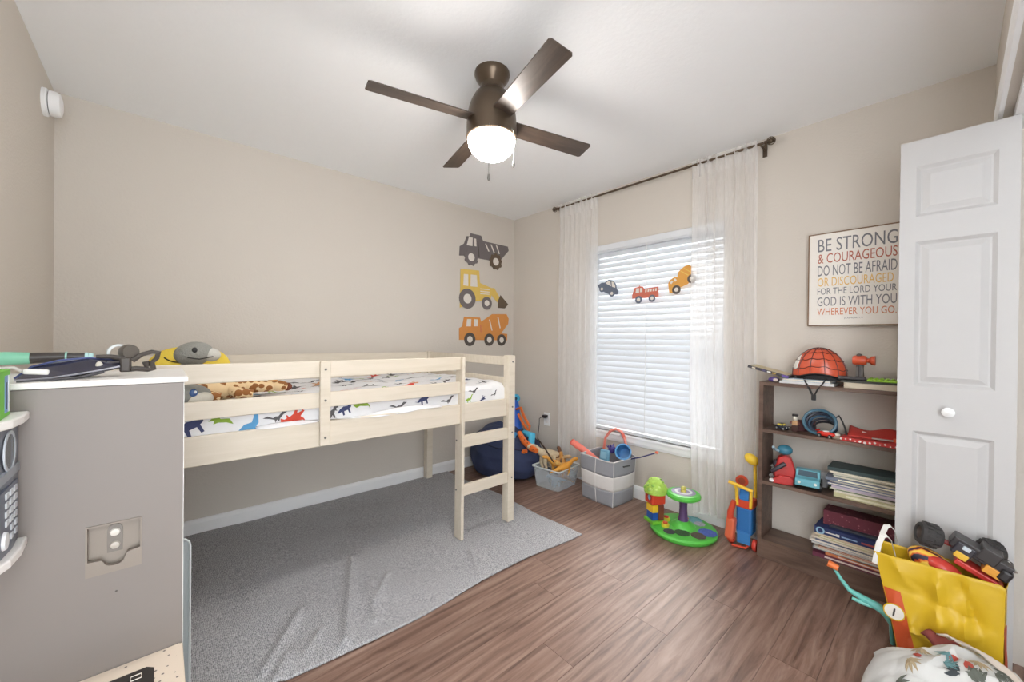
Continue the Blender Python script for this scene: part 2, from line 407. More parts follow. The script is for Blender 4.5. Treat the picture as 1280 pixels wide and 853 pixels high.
def curtain(label, ya, yb, folds, zb, seed, pinch):
    r = random.Random(seed); ph = [r.uniform(0, 6.28) for _ in range(6)]
    t = thing('sheer_curtain', label, 'curtain', (ROD_X, (ya+yb)/2, zb), group='sheer curtain panels', world=True)
    def fn(u, v):
        z = zb+(ROD_Z+0.028-zb)*v
        k = 1-v
        y = ya+(yb-ya)*u
        y = y + pinch(u, k)
        amp = 0.010+0.014*min(1, k*3)
        x = ROD_X+0.012+amp*math.sin(u*folds*2*PI+ph[0]+0.5*math.sin(k*3+ph[1]))+0.006*math.sin(u*folds*4.7*PI+ph[2]+k*2)*min(1, 0.4+k)
        if z > ROD_Z-0.02: x = ROD_X+(x-ROD_X)*0.55+0.0
        x += 0.012*k*k
        y += 0.005*math.sin(u*folds*2*PI+1.5+ph[3])
        zz = z + (0.02*math.sin(u*5+ph[4]) if v < 0.02 else 0)
        return (x, y, zz)
    MB().grid(fn, 110, 40).build('panel', MT['sheer'], t, smooth=True)
    def hem(u, v):
        x, y, z = fn(u, 0.0); return (x-0.0015, y, z+0.06*v)
    MB().grid(hem, 110, 3).build('hem', MT['sheer'], t, smooth=True)
    def pk(u, v):
        x, y, z = fn(u, 1-0.05*v); return (x-0.011-0.004*math.sin(u*folds*14), y, z)
    MB().grid(pk, 160, 6).build('rod_pocket', MT['sheer'], t, smooth=True)
    return t
curtain('sheer white curtain panel hanging beside the bean bag corner', 1.968, 2.37, 7, 0.05, 3, lambda u, k: 0)
curtain('wider sheer white curtain panel hanging beside the bookshelf', 0.79, 1.178, 7, 0.06, 5, lambda u, k: (-0.035*max(0, k-0.65)/0.35*u - 0.02*k*(1-u)))

# ---- outlet
ot = thing('wall_outlet', 'white wall outlet with black charger plugged in', 'outlet', (XW, 2.555, 0.40), world=True)
box('cover_plate', MT['trim'], ot, XW-0.006, XW, 2.518, 2.592, 0.395, 0.515, bevel=0.003)
for z in (0.432, 0.482):
    MB().prism([(2.555+a, z+b) for a, b in [(-0.017,-0.012),(0.017,-0.012),(0.017,0.012),(-0.017,0.012)]], 0.002, frame((XW-0.006,0,0),(0,1,0),(0,0,1),(-1,0,0))).build('receptacle', MT['kitchen_white'], ot)
cc = thing('charging_cable', 'black charger and thin cable hanging from the outlet', 'cable', (XW-0.02, 2.56, 0.0), world=True)
box('plug', MT['black'], cc, XW-0.045, XW-0.008, 2.535, 2.580, 0.470, 0.497, bevel=0.004)
MB().tube([(XW-0.045,2.575,0.482),(XW-0.06,2.60,0.46),(XW-0.04,2.62,0.40),(XW-0.022,2.65,0.30),(XW-0.022,2.66,0.2),(XW-0.022,2.60,0.10),(XW-0.030,2.50,0.02),(XW-0.035,2.44,0.006)], 0.003, 6).build('cord', MT['black'], cc, smooth=True)

# ---- smoke detector on the left wall
sd = thing('smoke_detector', 'round white detector with dark gap high on side wall', 'detector', (XL, 2.83, 2.27), world=True)
MB().lathe([(0.0,0),(0.062,0),(0.062,0.012),(0.056,0.018),(0,0.018)], (XL,2.80,2.28), 32, rot=(0,PI/2,0)).build('base_plate', MT['trim'], sd, smooth=True)
MB().lathe([(0.0,0.0),(0.050,0.0),(0.050,0.004),(0,0.004)], (XL+0.018,2.80,2.28), 32, rot=(0,PI/2,0)).build('sensor_gap', MT['black'], sd)
MB().lathe([(0,0),(0.056,0.0),(0.056,0.022),(0.050,0.034),(0.03,0.039),(0,0.040)], (XL+0.021,2.80,2.28), 32, rot=(0,PI/2,0)).build('cover', MT['trim'], sd, smooth=True)

# ---- closet door: folded bifold leaf standing out into the room
DX = 2.252
dr = thing('door_1', '', ''); del dr['label'], dr['category']; dr['kind'] = 'structure'; dr['label'] = 'white panelled bifold closet door folded open'
Y0, Y1, T = -0.150, 0.153, 0.034
panels = [(0.105, 0.86), (1.04, 1.615), (1.715, 1.915)]
pa, pb = Y1-0.254, Y1-0.046
m = MB(); zs = [0.02]+[q for p in panels for q in p]+[2.02]
m.box(DX, DX+T, Y0, pa, 0.02, 2.02).box(DX, DX+T, pb, Y1, 0.02, 2.02)
for i in range(0, len(zs), 2): m.box(DX, DX+T, pa, pb, zs[i], zs[i+1])
m.build('leaf', MT['door'], dr)
for z0, z1 in panels:
    m = MB()
    o = [(pa,z0),(pb,z0),(pb,z1),(pa,z1)]; a = 0.012; b = 0.038
    def q(d, x): return [(x, pa+d, z0+d), (x, pb-d, z0+d), (x, pb-d, z1-d), (x, pa+d, z1-d)]
    L = q(0, DX)+q(a, DX+0.010)+q(a+0.006, DX+0.010)+q(b, DX+0.002)
    fs = []
    for k in range(3):
        for j in range(4): fs.append((k*4+j, k*4+(j+1)%4, (k+1)*4+(j+1)%4, (k+1)*4+j))
    fs.append((12,13,14,15)); m.add(L, fs); m.build('door_panel', MT['door'], dr)
m = MB(); m.box(DX+T+0.006, DX+2*T+0.006, Y0, Y1-0.004, 0.02, 2.02).build('folded_leaf', MT['door'], dr)
m = MB(); m.lathe([(0.0,0),(0.014,0.0),(0.009,0.008),(0.009,0.014),(0.017,0.022),(0.018,0.028),(0.012,0.034),(0,0.036)], (DX, Y1-0.141, 0.949), 24, rot=(0,-PI/2,0))
m.build('knob', MT['trim'], dr, smooth=True)
for z in (0.25, 1.0, 1.85): box('hinge', MT['chain'], dr, DX+T-0.002, DX+T+0.008, Y1-0.006, Y1+0.001, z-0.03, z+0.03)

# ================================================================== ceiling fan
FX, FY = 1.138, 1.435
fan = thing('ceiling_fan', 'bronze four-blade ceiling fan with lit globe', 'ceiling fan', (FX, FY, H))
MB().lathe([(0.0,0),(0.080,0),(0.082,-0.012),(0.076,-0.03),(0.060,-0.052),(0.054,-0.06)], n=40).build('canopy', MT['bronze'], fan, smooth=True)
MB().lathe([(0.054,-0.058),(0.052,-0.075),(0.056,-0.088),(0.060,-0.09)], n=40).build('neck', MT['bronze'], fan, smooth=True)
MB().lathe([(0.060,-0.088),(0.078,-0.105),(0.094,-0.135),(0.105,-0.165),(0.112,-0.20),(0.115,-0.235),(0.116,-0.27),(0.116,-0.302),(0.111,-0.306),(0,-0.304)], n=48).build('motor_housing', MT['bronze'], fan, smooth=True)
gm = mat('lit_globe', (255, 249, 242), 0.4, var=0, emit=LAMP_STRENGTH)
MB().lathe([(0.108,-0.302),(0.109,-0.318),(0.105,-0.338),(0.093,-0.362),(0.073,-0.381),(0.045,-0.395),(0.018,-0.401),(0,-0.402)], n=40).build('globe', gm, fan, smooth=True, label='glowing frosted glass globe')
for k in range(4):
    a = math.radians(-13+90*k)
    b = MB(); L0, L1, w0, w1 = 0.085, 0.550, 0.044, 0.052
    poly = [(L0,-w0),(L1-0.01,-w1),(L1,-w1+0.008),(L1,w1-0.008),(L1-0.01,w1),(L0,w0)]
    b.prism(poly, 0.006)
    o = b.build('blade', MT['blade'], fan, bevel=0.0015)
    o.rotation_euler = (math.radians(-11.8), 0, a); o.location = (0, 0, -0.232)
    s = MB(); s.box(0.09, 0.135, -0.022, 0.022, 0.004, 0.010)
    s.build('blade_bracket', MT['bronze'], o)
for (x, y, L) in ((-0.075, -0.080, 0.165), (0.020, -0.112, 0.115)):
    c = MB(); c.tube([(x*1.0, y, -0.285), (x*1.15, y*1.15, -0.312), (x*1.15, y*1.15, -0.262-L*1.55)], 0.0013, 5)
    ch = c.build('pull_chain', MT['chain'], fan)
    zz = -0.262-L*1.55
    MB().lathe([(0,0.0),(0.004,-0.002),(0.006,-0.015),(0.006,-0.024),(0.003,-0.03),(0,-0.031)], (x*1.15, y*1.15, zz), 12).build('pull_knob', MT['chain'], ch, smooth=True)

# ================================================================== wall decals and window stickers
def decal(name, label, cat, P, base, parts, thick=0.003, group=None, n=(0,-1,0)):
    """P maps a drawing point to the wall; base = outline of the body; parts = (name, kind, data, material)"""
    n = Vector(n)
    ref = P(*base[1][0]); t = thing(name, label, cat, ref, group=group, world=True)
    def poly(pts, off, th):
        q = [P(*a) for a in pts]; k = len(q)
        m = MB(); vs = [p+n*off for p in q]+[p+n*(off+th) for p in q]
        m.add(vs, [tuple(range(k)), tuple(range(2*k-1, k-1, -1))]+[(i, (i+1)%k, k+(i+1)%k, k+i) for i in range(k)]); return m
    poly(base[1], 0.001, thick).build(base[0], base[2], t)
    for nm, kind, d, m in parts:
        if kind == 'poly': poly(d, 0.001+thick*0.8, thick*0.5).build(nm, m, t)
        elif kind == 'wheel':
            c, r, lob = d; cp = P(*c)
            u = Vector((1,0,0)) if abs(n.y) > 0.5 else Vector((0,-1,0)); f = (cp+n*(0.001+thick), u, Vector((0,0,1)), n)
            ob = MB().ring((0,0), r*0.01, r, thick, f, 48 if lob else 28, lob, 0.07).build(nm, m, t)
            MB().ring((0,0), r*0.005, r*0.48, 0.0008, (cp+n*(0.001+2*thick), f[1], f[2], n), 24).build('hub', DEC['cream'], ob)
    return t
DEC = {k: mat('decal_'+k, c, 0.7, var=0.05, scale=40) for k, c in dict(grey=(112,105,105), dark=(82,75,70), brown=(102,86,70), yellow=(220,188,98), orange=(210,142,74), cream=(222,216,208), red=(200,110,90), navy=(100,108,124), amber=(214,156,74)).items()}
def PA(u, v): return on_y(540+u/4.74, 270+v/4.74, YB-0.0005)
decal('wall_decal', 'grey dump truck decal, topmost of the three on the wall', 'wall decal', PA,
  ('body', [(160,236),(163,180),(188,165),(205,120),(226,122),(226,103),(290,118),(302,150),(448,183),(453,208),(405,264),(335,264),(270,252),(266,236)], DEC['grey']),
  [('cab_window','poly',[(204,174),(217,126),(240,130),(238,180)],DEC['cream']),('cab_window','poly',[(248,134),(260,137),(262,182),(250,180)],DEC['cream']),
   ('bed_rib','poly',[(313,166),(319,166),(339,212),(332,212)],DEC['cream']),('bed_rib','poly',[(345,170),(351,170),(371,221),(364,221)],DEC['cream']),('bed_rib','poly',[(377,176),(383,176),(400,226),(394,226)],DEC['cream']),
   ('door_line','poly',[(268,150),(272,150),(280,245),(276,245)],DEC['dark']),
   ('wheel','wheel',((231,246),0.078,9),DEC['grey']),('wheel','wheel',((376,273),0.078,9),DEC['brown'])], group='truck decals by the corner')
decal('wall_decal', 'yellow front loader decal with brown bucket on the wall', 'wall decal', PA,
  ('body', [(164,545),(168,313),(278,325),(283,398),(352,428),(368,428),(398,482),(386,514),(352,470),(345,497),(290,503),(255,505)], DEC['yellow']),
  [('cab_window','poly',[(187,345),(213,347),(213,416),(184,412)],DEC['cream']),('cab_window','poly',[(228,348),(264,352),(268,422),(226,418)],DEC['cream']),
   ('grille_bar','poly',[(284,430),(340,436),(340,441),(284,436)],DEC['cream']),('grille_bar','poly',[(284,444),(340,450),(340,455),(284,450)],DEC['cream']),('grille_bar','poly',[(284,458),(338,463),(338,468),(284,464)],DEC['cream']),
   ('bucket','poly',[(404,470),(450,525),(430,549),(388,546),(391,500)],DEC['brown']),
   ('wheel','wheel',((208,491),0.094,0),DEC['grey']),('wheel','wheel',((323,518),0.062,0),DEC['grey'])], group='truck decals by the corner')
decal('wall_decal', 'orange concrete mixer decal just above the bed rail', 'wall decal', PA,
  ('body', [(160,735),(160,665),(178,655),(189,598),(283,603),(290,628),(355,583),(440,583),(453,610),(450,640),(408,697),(445,700),(443,738)], DEC['orange']),
  [('cab_window','poly',[(202,655),(206,612),(231,612),(229,655)],DEC['cream']),('cab_window','poly',[(247,612),(270,614),(270,654),(246,655)],DEC['cream']),
   ('drum_stripe','poly',[(336,615),(342,615),(357,680),(351,680)],DEC['cream']),('drum_stripe','poly',[(386,600),(392,600),(405,666),(399,666)],DEC['cream']),
   ('door_line','poly',[(285,645),(289,645),(290,690),(286,690)],DEC['red']),
   ('wheel','wheel',((222,732),0.064,0),DEC['dark']),('wheel','wheel',((337,734),0.060,0),DEC['dark']),('wheel','wheel',((410,736),0.058,0),DEC['dark'])], group='truck decals by the corner')
STX = BX-0.034
def PW(u, v): return on_x(720+u/6.4, 260+v/6.4, STX)
decal('window_sticker', 'small navy car sticker on the blind', 'sticker', PW,
  ('body', [(172,625),(205,600),(232,598),(262,575),(300,582),(322,612),(328,650),(342,665),(332,697),(262,690),(205,665)], DEC['navy']),
  [('car_window','poly',[(238,604),(262,584),(276,588),(282,628)],DEC['cream']),('car_window','poly',[(286,592),(300,592),(314,620),(316,640),(290,632)],DEC['cream']),
   ('wheel','wheel',((210,650),0.026,0),DEC['navy']),('wheel','wheel',((289,685),0.027,0),DEC['navy'])], 0.002, 'vehicle stickers on the blind', (-1,0,0))
decal('window_sticker', 'small red fire truck sticker on the blind', 'sticker', PW,
  ('body', [(450,700),(455,688),(470,640),(505,632),(508,622),(518,630),(540,632),(545,648),(660,630),(662,712),(560,722),(452,728)], DEC['red']),
  [('cab_window','poly',[(478,682),(484,645),(506,643),(506,680)],DEC['cream']),('cab_window','poly',[(514,642),(532,642),(532,674),(514,676)],DEC['cream'])]
  +[('ladder_gap','poly',[(556+20*k,654-2.5*k),(568+20*k,652-2.5*k),(566+20*k,674-2.5*k),(554+20*k,676-2.5*k)],DEC['cream']) for k in range(5)]
  +[('wheel','wheel',((503,735),0.029,0),DEC['navy']),('wheel','wheel',((610,724),0.027,0),DEC['navy'])], 0.002, 'vehicle stickers on the blind', (-1,0,0))
decal('window_sticker', 'small orange concrete mixer sticker tilted up on the blind', 'sticker', PW,
  ('body', [(748,685),(738,610),(752,580),(790,552),(812,556),(822,510),(868,470),(905,456),(928,470),(926,520),(915,540),(945,560),(895,610),(830,640),(770,682)], DEC['amber']),
  [('cab_window','poly',[(752,600),(768,582),(780,590),(764,612)],DEC['cream']),('cab_window','poly',[(784,572),(796,564),(808,580),(794,592)],DEC['cream']),
   ('drum_stripe','poly',[(836,508),(842,504),(905,538),(898,543)],DEC['yellow']),('drum_stripe','poly',[(862,486),(868,482),(922,512),(918,518)],DEC['yellow']),
   ('wheel','wheel',((805,655),0.031,0),DEC['dark']),('wheel','wheel',((929,568),0.031,0),DEC['dark'])], 0.002, 'vehicle stickers on the blind', (-1,0,0))

# ================================================================== lettered canvas
sg = thing('wall_sign', 'framed off-white lettered sign hanging above the bookshelf', 'wall sign', (XW, 0.35, 1.30), world=True)
SY1, SY0, SZ0, SZ1 = 0.548, 0.146, 1.30, 1.806
cream = mat('sign_canvas', (233, 228, 221), 0.75, var=0.02, scale=60, bump=0.1, bscale=300)
box('canvas', cream, sg, XW-0.026, XW-0.002, SY0+0.005, SY1-0.005, SZ0+0.005, SZ1-0.005)
fw_ = mat('sign_frame_wood', (132, 104, 78), 0.6)
for a in ((SY0, SY1, SZ1-0.005, SZ1), (SY0, SY1, SZ0, SZ0+0.005), (SY0, SY0+0.005, SZ0+0.005, SZ1-0.005), (SY1-0.005, SY1, SZ0+0.005, SZ1-0.005)):
    box('frame_strip', fw_, sg, XW-0.030, XW-0.001, *a)
INK = {k: mat('ink_'+k, c, 0.8, var=0.1, scale=80) for k, c in dict(grey=(122,123,128), rust=(180,104,86), gold=(226,186,110), orange=(208,128,92)).items()}
def text_mesh(s, name, width, height, m):
    cu = bpy.data.curves.new(name, 'FONT'); cu.body = s; cu.resolution_u = 3; cu.extrude = 0.0
    o = bpy.data.objects.new('tmp', cu); C.objects.link(o)
    bpy.context.view_layer.update()
    me = bpy.data.meshes.new_from_object(o.evaluated_get(bpy.context.evaluated_depsgraph_get()))
    bpy.data.objects.remove(o); bpy.data.curves.remove(cu)
    xs = [v.co.x for v in me.vertices]; ys = [v.co.y for v in me.vertices]
    x0, x1, y0, y1 = min(xs), max(xs), min(ys), max(ys)
    for v in me.vertices: v.co.x = (v.co.x-x0)/(x1-x0)*width; v.co.y = (v.co.y-y0)/(y1-y0)*height
    me.name = name; me.materials.clear(); me.materials.append(m)
    return me
def letters(s, m, parent, o, u, v, width, height, name='lettering', label=None):
    me = text_mesh(s, name, width, height, m); ob = bpy.data.objects.new(name, me); C.objects.link(ob); ob.parent = parent
    if parent.name in WORLD: ob.matrix_parent_inverse = WORLD[parent.name]
    u = Vector(u); v = Vector(v); w = u.cross(v); M_ = Matrix.Identity(4)
    for i in range(3): M_[i][0], M_[i][1], M_[i][2], M_[i][3] = u[i], v[i], w[i], o[i]
    ob.matrix_basis = M_
    if label: ob['label'] = label
    return ob
for s, a, b, c, l, r in (('BE STRONG',.062,.20,'grey',0,0),('& COURAGEOUS',.222,.325,'rust',0,0),('DO NOT BE AFRAID',.349,.462,'grey',0,0),('OR DISCOURAGED',.481,.574,'gold',0,.012),
        ('FOR THE LORD YOUR',.593,.663,'grey',0,0),('GOD IS WITH YOU',.69,.787,'grey',0,0),('WHEREVER YOU GO.',.81,.884,'orange',0,0),('JOSHUA 1:9',.912,.932,'grey',.115,.125)):
    y1, y0 = 0.505-l, 0.190+r
    letters(s, INK[c], sg, (XW-0.0268, y1, SZ1-b*0.506), (0,-1,0), (0,0,1), y1-y0, (b-a)*0.506)

# ================================================================== loft bed
BF, BB = 1.922, 3.025      # front and back of the bed
BH, BE_ = -0.30, 1.745     # head end, foot end
BW = MT['bedwhite']
bed = thing('loft_bed', 'low cream-white wooden loft bed with a ladder along the wall', 'bed', (0.7, 2.47, 0.0), world=True)
SCREW = mat('bolt_steel', (130, 128, 124), 0.35, metal=0.8)
def bolt(p, ax, parent):
    q = Vector(p); MB().cyl(q, q+Vector(ax)*0.003, 0.0055, n=10).build('bolt', SCREW, parent)
zb = 0.0125
def post(name, x0, x1, y0, y1, top):
    return box(name, BW, bed, x0, x1, y0, y1, zb, top, bevel=0.003)
p1 = post('ladder_post', 1.326, 1.346, BF, BF+0.072, 1.098)
for z in (0.302, 0.598, 0.76, 1.06): bolt((1.326, BF+0.055, z), (-1,0,0), p1)
p2 = post('corner_post', 1.692, 1.745, BF, BF+0.058, 1.102)
for z in (1.06, 0.765, 0.598, 0.302): bolt((1.722, BF, z), (0,-1,0), p2)
post('corner_post', 1.692, 1.745, BB-0.058, BB, 1.095)
post('corner_post', BH, BH+0.053, BF, BF+0.058, 1.102)
post('corner_post', BH, BH+0.053, BB-0.058, BB, 1.095)
RY0, RY1 = BF+0.022, BF+0.044
for z0, z1 in ((1.022, 1.098), (0.882, 0.952), (0.702, 0.818)):
    box('side_rail', BW, bed, BH+0.053, 1.326, RY0, RY1, z0, z1, bevel=0.003)
mp_ = box('rail_batten', BW, bed, 0.545, 0.590, BF+0.002, RY0, 0.708, 1.098, bevel=0.003)
for z in (1.06, 0.917, 0.745): bolt((0.567, BF+0.002, z), (0,-1,0), mp_)
for z0, z1, yo in ((0.708, 0.818, 0.022), (0.560, 0.632, 0.006), (0.272, 0.338, 0.006)):
    box('ladder_rung', BW, bed, 1.346, 1.692, BF+yo, BF+yo+0.022, z0, z1, bevel=0.003)
for z0, z1 in ((1.036, 1.092), (0.90, 0.952), (0.702, 0.818)):
    box('back_rail', BW, bed, BH+0.053, 1.692, BB-0.045, BB-0.023, z0, z1, bevel=0.003)
    box('end_rail', BW, bed, 1.716, 1.738, BF+0.058, BB-0.058, z0-0.002, z1, bevel=0.003)
    box('head_rail', BW, bed, BH+0.015, BH+0.037, BF+0.058, BB-0.058, z0-0.002, z1, bevel=0.003)
box('mattress_support', BW, bed, BH+0.04, 1.714, RY1, BB-0.047, 0.725, 0.740)
# mattress
sheetm = mat('dinosaur_sheet', (226, 226, 228), 0.85, var=0.04, scale=6, bump=0.3, bscale=14)
mx0, mx1, my0, my1, mz0, mz1 = BH+0.06, 1.708, RY1+0.004, BB-0.052, 0.742, 0.925
mtr = thing('mattress', 'mattress in a white dinosaur-print sheet on the loft bed', 'mattress', (0.7, 2.47, 0.742), world=True)
rnd = random.Random(4)
def mtop(x, y):
    e = min(x-mx0, mx1-x, y-my0, my1-y); k = max(0.0, min(1, e/0.05))
    drop = -0.035*(1-math.sqrt(max(0, 1-(1-k)**2)))
    return mz1 + drop + k*(0.007*math.sin(x*9+y*5)+0.005*math.sin(x*21-y*13)+0.004*math.sin(y*31+x*4))
mm = MB(); nu, nv = 90, 44
def mfn(u, v): x = mx0+(mx1-mx0)*u; y = my0+(my1-my0)*v; return (x, y, mtop(x, y))
mm.grid(mfn, nu, nv)
ring_ = [(i, 0) for i in range(nu)]+[(nu-1, j) for j in range(1, nv)]+[(i, nv-1) for i in range(nu-2, -1, -1)]+[(0, j) for j in range(nv-2, 0, -1)]
idx = [i*nv+j for i, j in ring_]; o0 = len(mm.v)
for k in idx: mm.v.append((mm.v[k][0], mm.v[k][1], mz0))
K = len(idx)
for k in range(K): mm.f.append((idx[k], idx[(k+1)%K], o0+(k+1)%K, o0+k))
mm.f.append(tuple(o0+k for k in range(K)))
sheet = mm.build('fitted_sheet', sheetm, mtr, smooth=True)
# loose fold of the sheet lying over the lower rail
fold = MB()
def ff(u, v):
    x = 0.30+0.90*u; s = math.sin(PI*u)
    z = 0.826+0.020*math.sin(x*7)*s*(1-v)+0.012*s - v*(0.012+0.045*s*abs(math.sin(x*5.3)))*0.55
    y = RY0-0.004+ (1-v)*0.024
    return (x, y-0.004*math.sin(x*40)*v, z)
fold.grid(ff, 60, 6).build('sheet_fold', sheetm, mtr, smooth=True, solid=0.003)
DINO = [ # silhouettes of generic dinosaurs
 [(-.5,.05),(-.35,.0),(-.22,.10),(-.05,.16),(.12,.12),(.22,.22),(.30,.38),(.42,.42),(.48,.36),(.38,.33),(.32,.18),(.24,.02),(.16,-.02),(.17,-.22),(.10,-.22),(.08,-.05),(-.08,-.05),(-.10,-.22),(-.17,-.22),(-.17,-.04),(-.30,-.06)],
 [(-.5,.12),(-.30,.02),(-.12,.14),(.06,.24),(.14,.40),(.34,.40),(.42,.30),(.28,.28),(.24,.20),(.32,.12),(.28,.10),(.18,.14),(.12,-.04),(.18,-.26),(.26,-.30),(.10,-.30),(.02,-.10),(-.08,-.26),(-.02,-.30),(-.16,-.30),(-.14,-.06),(-.30,-.04)],
 [(-.5,.18),(-.30,.22),(-.10,.08),(.0,.12),(.12,.10),(.30,.26),(.5,.20),(.32,.12),(.16,-.02),(.10,-.14),(.04,-.04),(-.06,-.16),(-.06,-.02),(-.24,.08)]]
DC = {k: mat('print_'+k, c, 0.85, var=0.08) for k, c in dict(navy=(62,68,104), blue=(88,150,196), red=(204,72,54), green=(136,168,62), grey=(92,90,92), tan=(200,150,110)).items()}
def dino(k, c, o, u, v, w, size, ang):
    ca, sa = math.cos(ang)*size, math.sin(ang)*size
    pts = [(a*ca-b*sa, a*sa+b*ca) for a, b in DINO[k]]
    m = MB(); o = Vector(o); u = Vector(u); v = Vector(v); w = Vector(w)
    if abs(w.z) > 0.5: vs = [(o.x+a, o.y+b, mtop(o.x+a, o.y+b)+0.0012) for a, b in pts]
    else: vs = [o+u*a+v*b+w*0.0012 for a, b in pts]
    m.add(vs, [tuple(range(len(vs)))]); m.build('dinosaur_print', DC[c], sheet)
for px, py, k, c, s, ang in ((240,534,0,'navy',.20,.4),(312,536,0,'blue',.20,.5),(370,520,1,'red',.15,2.6),(268,524,2,'green',.16,-.8),(345,524,2,'grey',.12,.2),(455,503,1,'green',.13,2.5),(432,512,0,'navy',.14,.3),(498,510,2,'grey',.13,.1),(530,500,0,'navy',.15,.2),(560,502,2,'grey',.12,.3),(415,517,1,'grey',.10,.1),(470,499,2,'grey',.1,.5),(592,490,2,'grey',.10,.2),(606,484,1,'grey',.10,.5),(586,500,0,'green',.09,.1),(618,493,2,'grey',.08,.6),(604,498,1,'navy',.07,2.8)):
    q = on_y(px, py, my0); 
    if q.z < mz1-0.03: dino(k, c, (q.x, my0, q.z), (1,0,0), (0,0,1), (0,-1,0), s*0.8, ang)
cols = ['grey','grey','navy','grey','green','grey','tan','grey','blue','grey','red']
n = 0
for i in range(14):
    for j in range(6):
        x = mx0+0.16+i*0.127+rnd.uniform(-.03,.03); y = my0+0.12+j*0.155+rnd.uniform(-.03,.03)
        dino(rnd.randrange(3), cols[n % len(cols)], (x, y, 0), (1,0,0), (0,1,0), (0,0,1), rnd.uniform(.10,.145), rnd.uniform(-.8,.8)+PI*(j % 2)); n += 1

for y, zz, k, c_, s_ in ((2.10,0.86,1,'grey',.09),(2.28,0.86,0,'green',.10),(2.46,0.86,2,'grey',.10),(2.64,0.86,0,'navy',.10),(2.82,0.86,1,'tan',.09)):
    dino(k, c_, (mx1, y, zz), (0,1,0), (0,0,1), (1,0,0), s_, 0.2)
# pillow and plush toys at the head of the bed
def blob(name, m, parent, c, r, rot=(0,0,0), power=1.0, label=None, n=24, k=14): return MB().ell(c, r, rot, n, k, power).build(name, m, parent, smooth=True, label=label)
YEL = mat('yellow_plush', (232, 204, 78), 0.9, var=0.05, bump=0.4, bscale=60)
pil = thing('plush_pillow', 'yellow plush pillow with smiling face on the bed', 'pillow', (0.11, 2.47, 0.93), rot=(math.radians(-20), 0, 0))
blob('cushion', YEL, pil, (0,0,0.118), (0.165,0.065,0.118), power=0.85)
sm_ = MB(); pts = []
for i in range(13):
    a = math.radians(205+ (335-205)*i/12); x = 0.075*math.cos(a)-0.03; z = 0.190+0.055*math.sin(a)
    y = -0.065*math.sqrt(max(0.02, 1-(x/0.165)**2-((z-0.118)/0.118)**2))*1.05-0.003
    pts.append((x, y, z))
sm_.tube(pts, 0.003, 6).build('smile', MT['black'], pil, smooth=True)
GP = mat('grey_plush', (146, 146, 140), 0.95, var=0.12, scale=40, bump=0.8, bscale=140)
tu = thing('plush_turtle', 'grey plush animal head peeking over the bed rail', 'plush toy', (0.105, 2.27, 0.925))
blob('body', GP, tu, (0.0,0.02,0.085), (0.075,0.075,0.085))
blob('head', GP, tu, (0.005,-0.02,0.205), (0.072,0.058,0.052), (0,-0.15,0.2))
blob('snout', mat('pale_plush',(206,204,196),0.9,var=0.1,bump=0.5), tu, (0.065,-0.03,0.198), (0.036,0.034,0.030))
for s in (-1, 1): blob('eye', MT['black'], tu, (0.0+0.004*s,-0.02-0.056*s if s > 0 else 0.034,0.222), (0.010,0.006,0.012), n=12, k=8)
mo = MB().tube([(-0.02,-0.078,0.190),(0.02,-0.080,0.182),(0.06,-0.066,0.190),(0.09,-0.05,0.196)], 0.0025, 6).build('mouth', MT['black'], tu)
GIR = spots_mat('giraffe_plush', (232,204,160), (150,96,48), 34, 0.52)
gi = thing('plush_giraffe', 'brown spotted giraffe plush lying on the dinosaur sheet', 'plush toy', (0.21, 2.13, 0.925), rotz=math.radians(14))
blob('body', GIR, gi, (-0.02,0.02,0.052), (0.13,0.055,0.050))
MB().tube([(0.06,0.02,0.055),(0.13,0.01,0.050),(0.20,0.0,0.045)], [0.036,0.028,0.024], 14).build('neck', GIR, gi, smooth=True)
blob('head', GIR, gi, (0.225,-0.005,0.045), (0.045,0.028,0.026), (0,0.1,0))
blob('muzzle', mat('brown_plush',(120,66,44),0.9), gi, (0.262,-0.006,0.038), (0.022,0.022,0.020))
for dx, dy in ((-0.10,-0.05),(0.02,-0.055),(-0.08,0.10),(0.04,0.10)):
    lg = MB().tube([(dx,dy*0.5+0.01,0.05),(dx+0.01,dy,0.035),(dx+0.06,dy*1.35,0.024)], [0.026,0.024,0.022], 12).build('leg', GIR, gi, smooth=True)
ye = thing('plush_fish', 'grey plush with blue eye lying against the side rail', 'plush toy', (0.075, 2.03, 0.925), rotz=0.3)
blob('body', GP, ye, (0,0,0.045), (0.085,0.042,0.045)); blob('belly', mat('cream_plush',(220,214,200),0.9,bump=0.4), ye, (0.035,-0.022,0.030), (0.05,0.030,0.030))
blob('eye', plastic((60,90,140)), ye, (0.01,-0.040,0.058), (0.014,0.008,0.016)); blob('eye_highlight', plastic((235,238,240)), ye, (0.013,-0.047,0.062), (0.005,0.004,0.006))
du = thing('plush_duck', 'cream plush toy with two orange feet on the bed', 'plush toy', (0.34, 2.46, 0.927), rotz=0.5)
blob('body', mat('cream_plush_b',(214,206,180),0.9,var=0.1,bump=0.5), du, (0,0,0.04), (0.11,0.05,0.04)); blob('head', GP, du, (-0.12,0,0.045), (0.05,0.045,0.043))
for y in (-0.03, 0.03): blob('foot', mat('orange_plush',(214,146,50),0.9), du, (0.12,y,0.042), (0.022,0.024,0.034))

